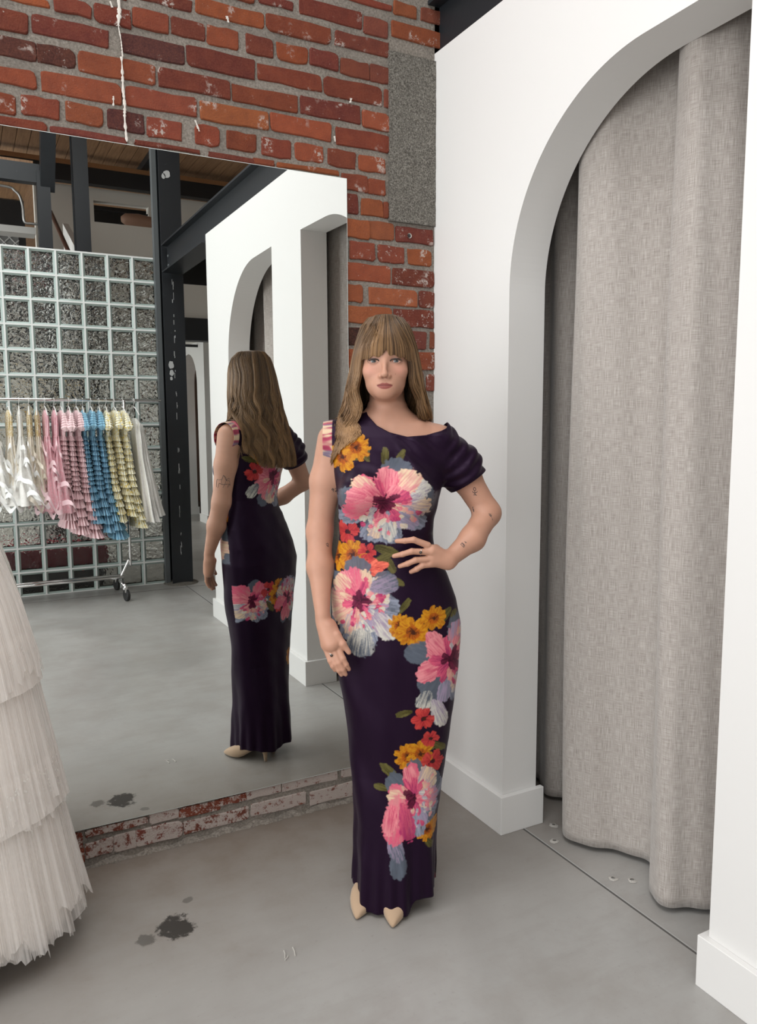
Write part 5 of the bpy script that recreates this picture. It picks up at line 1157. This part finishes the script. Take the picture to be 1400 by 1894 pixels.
M_TULLE = tulle('cream_tulle', .50, (.96, .93, .90)); M_TULLE2 = tulle('cream_tulle_layer', .25, (.95, .915, .88)); M_LINING = Mat('cream_lining', (.92, .885, .85), .8).m
def gown_ring(z):      # half widths of the skirt at height z
    return np.interp(z, [0, .3, .6, .85, 1.0, 1.2, 1.3, 1.42], [.445, .405, .365, .330, .300, .245, .17, .15]), np.interp(z, [0, .3, .6, .85, 1.0, 1.2, 1.3, 1.42], [.262, .245, .225, .205, .19, .165, .12, .11])
groot = empty('tulle_gown', (GCX, GCY, 0)); tag(groot, 'pale tulle gown with tiered pleated skirt on a dress form by the mirror', 'gown')
def pleated(name, z0, z1, scale, mat, npl, amp, seed, tilt=.0, ragged=.03):
    rg = np.random.default_rng(seed); n = 420; rows = 22; a = np.linspace(0, 2*math.pi, n, endpoint=False); v = []; uv = []
    pl = np.zeros(n)
    for f_, am in ((npl, 1.0), (int(npl*1.7)+1, .6), (int(npl*.43)+1, .9)): pl += am*np.sin(a*f_+rg.uniform(0, 6)+.8*np.sin(a*5+rg.uniform(0, 6)))
    rag = ragged*vnoise(a*14, a*0+seed, seed)+ragged*.5*vnoise(a*50, a*0, seed+1)
    for r in range(rows+1):
        t = r/rows; z = z0+(z1-z0)*t+tilt*np.cos(a)*(1 if t < .9 else 1)*(1-.5*t)+rag*t*t
        rx_, ry_ = gown_ring(np.clip(z, 0, 2)); w = scale*(1+.03*t)+amp*pl*(.15+.85*t)
        X = rx_*w*np.cos(a); Y = np.minimum(ry_*w*np.sin(a), -.018-GCY); v.append(np.stack([X, Y, np.maximum(z, .006)], 1)); uv.append(np.stack([a/(2*math.pi)*3, z], 1))
    V_ = np.vstack(v); i = np.arange(rows)[:, None]*n+np.arange(n)[None, :]; j_ = np.arange(rows)[:, None]*n+(np.arange(n)[None, :]+1) % n
    F_ = np.stack([i, j_, j_+n, i+n], -1).reshape(-1, 4)
    me = bpy.data.meshes.new(name); me.from_pydata(V_.tolist(), [], F_.tolist()); me.shade_smooth(); l = me.uv_layers.new(); idx = np.zeros(len(me.loops), int); me.loops.foreach_get('vertex_index', idx); l.data.foreach_set('uv', np.vstack(uv)[idx].ravel())
    return link(name, me, mat, groot)
pleated('lining', 1.2, .10, .86, M_LINING, 23, .010, 1)
pleated('bodice', 1.43, 1.17, 1.0, M_LINING, 31, .006, 2, 0, 0)
pleated('skirt_tier', 1.20, .80, .95, M_TULLE2, 47, .008, 3, .05); pleated('skirt_tier', 1.20, .74, 1.02, M_TULLE, 61, .012, 4, .05, .06)
pleated('skirt_tier', .84, .44, .93, M_TULLE2, 53, .008, 5, .06); pleated('skirt_tier', .80, .36, 1.01, M_TULLE, 67, .012, 6, .06, .06)
pleated('skirt_tier', .47, .045, .92, M_TULLE2, 59, .009, 7, .07); pleated('skirt_tier', .44, .012, .97, M_TULLE, 71, .014, 8, .07, .06); pleated('skirt_tier', .46, .03, 1.0, M_TULLE, 43, .016, 9, .07, .09)
M_DOT = Mat('tulle_dot', (.86, .84, .80), .8).m
for zb, seed in ((.80, 1), (.46, 2)):               # gathered bands with woven dots
    rg = np.random.default_rng(seed); mb = MB()
    for k in range(260):
        an = rg.uniform(-1.75, .35); zz = zb+rg.uniform(-.045, .045)+.065*math.cos(an); rx_, ry_ = gown_ring(zz); w = 1.035
        p = np.array((rx_*w*math.cos(an), ry_*w*math.sin(an), zz)); t_ = np.array((-rx_*math.sin(an), ry_*math.cos(an), 0)); t_ /= np.linalg.norm(t_); s_ = .0034
        mb.add([p-t_*s_, p+np.array((0, 0, -s_)), p+t_*s_, p+np.array((0, 0, s_))], [(0, 1, 2, 3)])
    o = mb.build('woven_dots', M_DOT, groot); o['kind'] = 'stuff'
    pleated('gathered_band', zb+.055, zb-.055, 1.015, M_TULLE2, 37, .004, 30+seed, .065, 0)
fr = empty('dress_form', (GCX, GCY, 0)); tag(fr, 'padded dress form on a stand inside the tulle gown', 'dress form')
MB().lathe([(.0, 1.48), (.05, 1.47), (.055, 1.40), (.10, 1.37), (.11, 1.25), (.095, 1.15), (.11, 1.05), (.10, .95), (.0, .94)][::-1], n=28).build('torso', Mat('linen_form', (.55, .50, .43), .8).m, fr, True)
MB().tube([(0, 0, .02), (0, 0, .96)], .015, 12).build('pole', M_BLACK, fr); MB().lathe([(.16, 0), (.16, .012), (.03, .03), (.0, .032)], n=28).build('base', M_BLACK, fr)
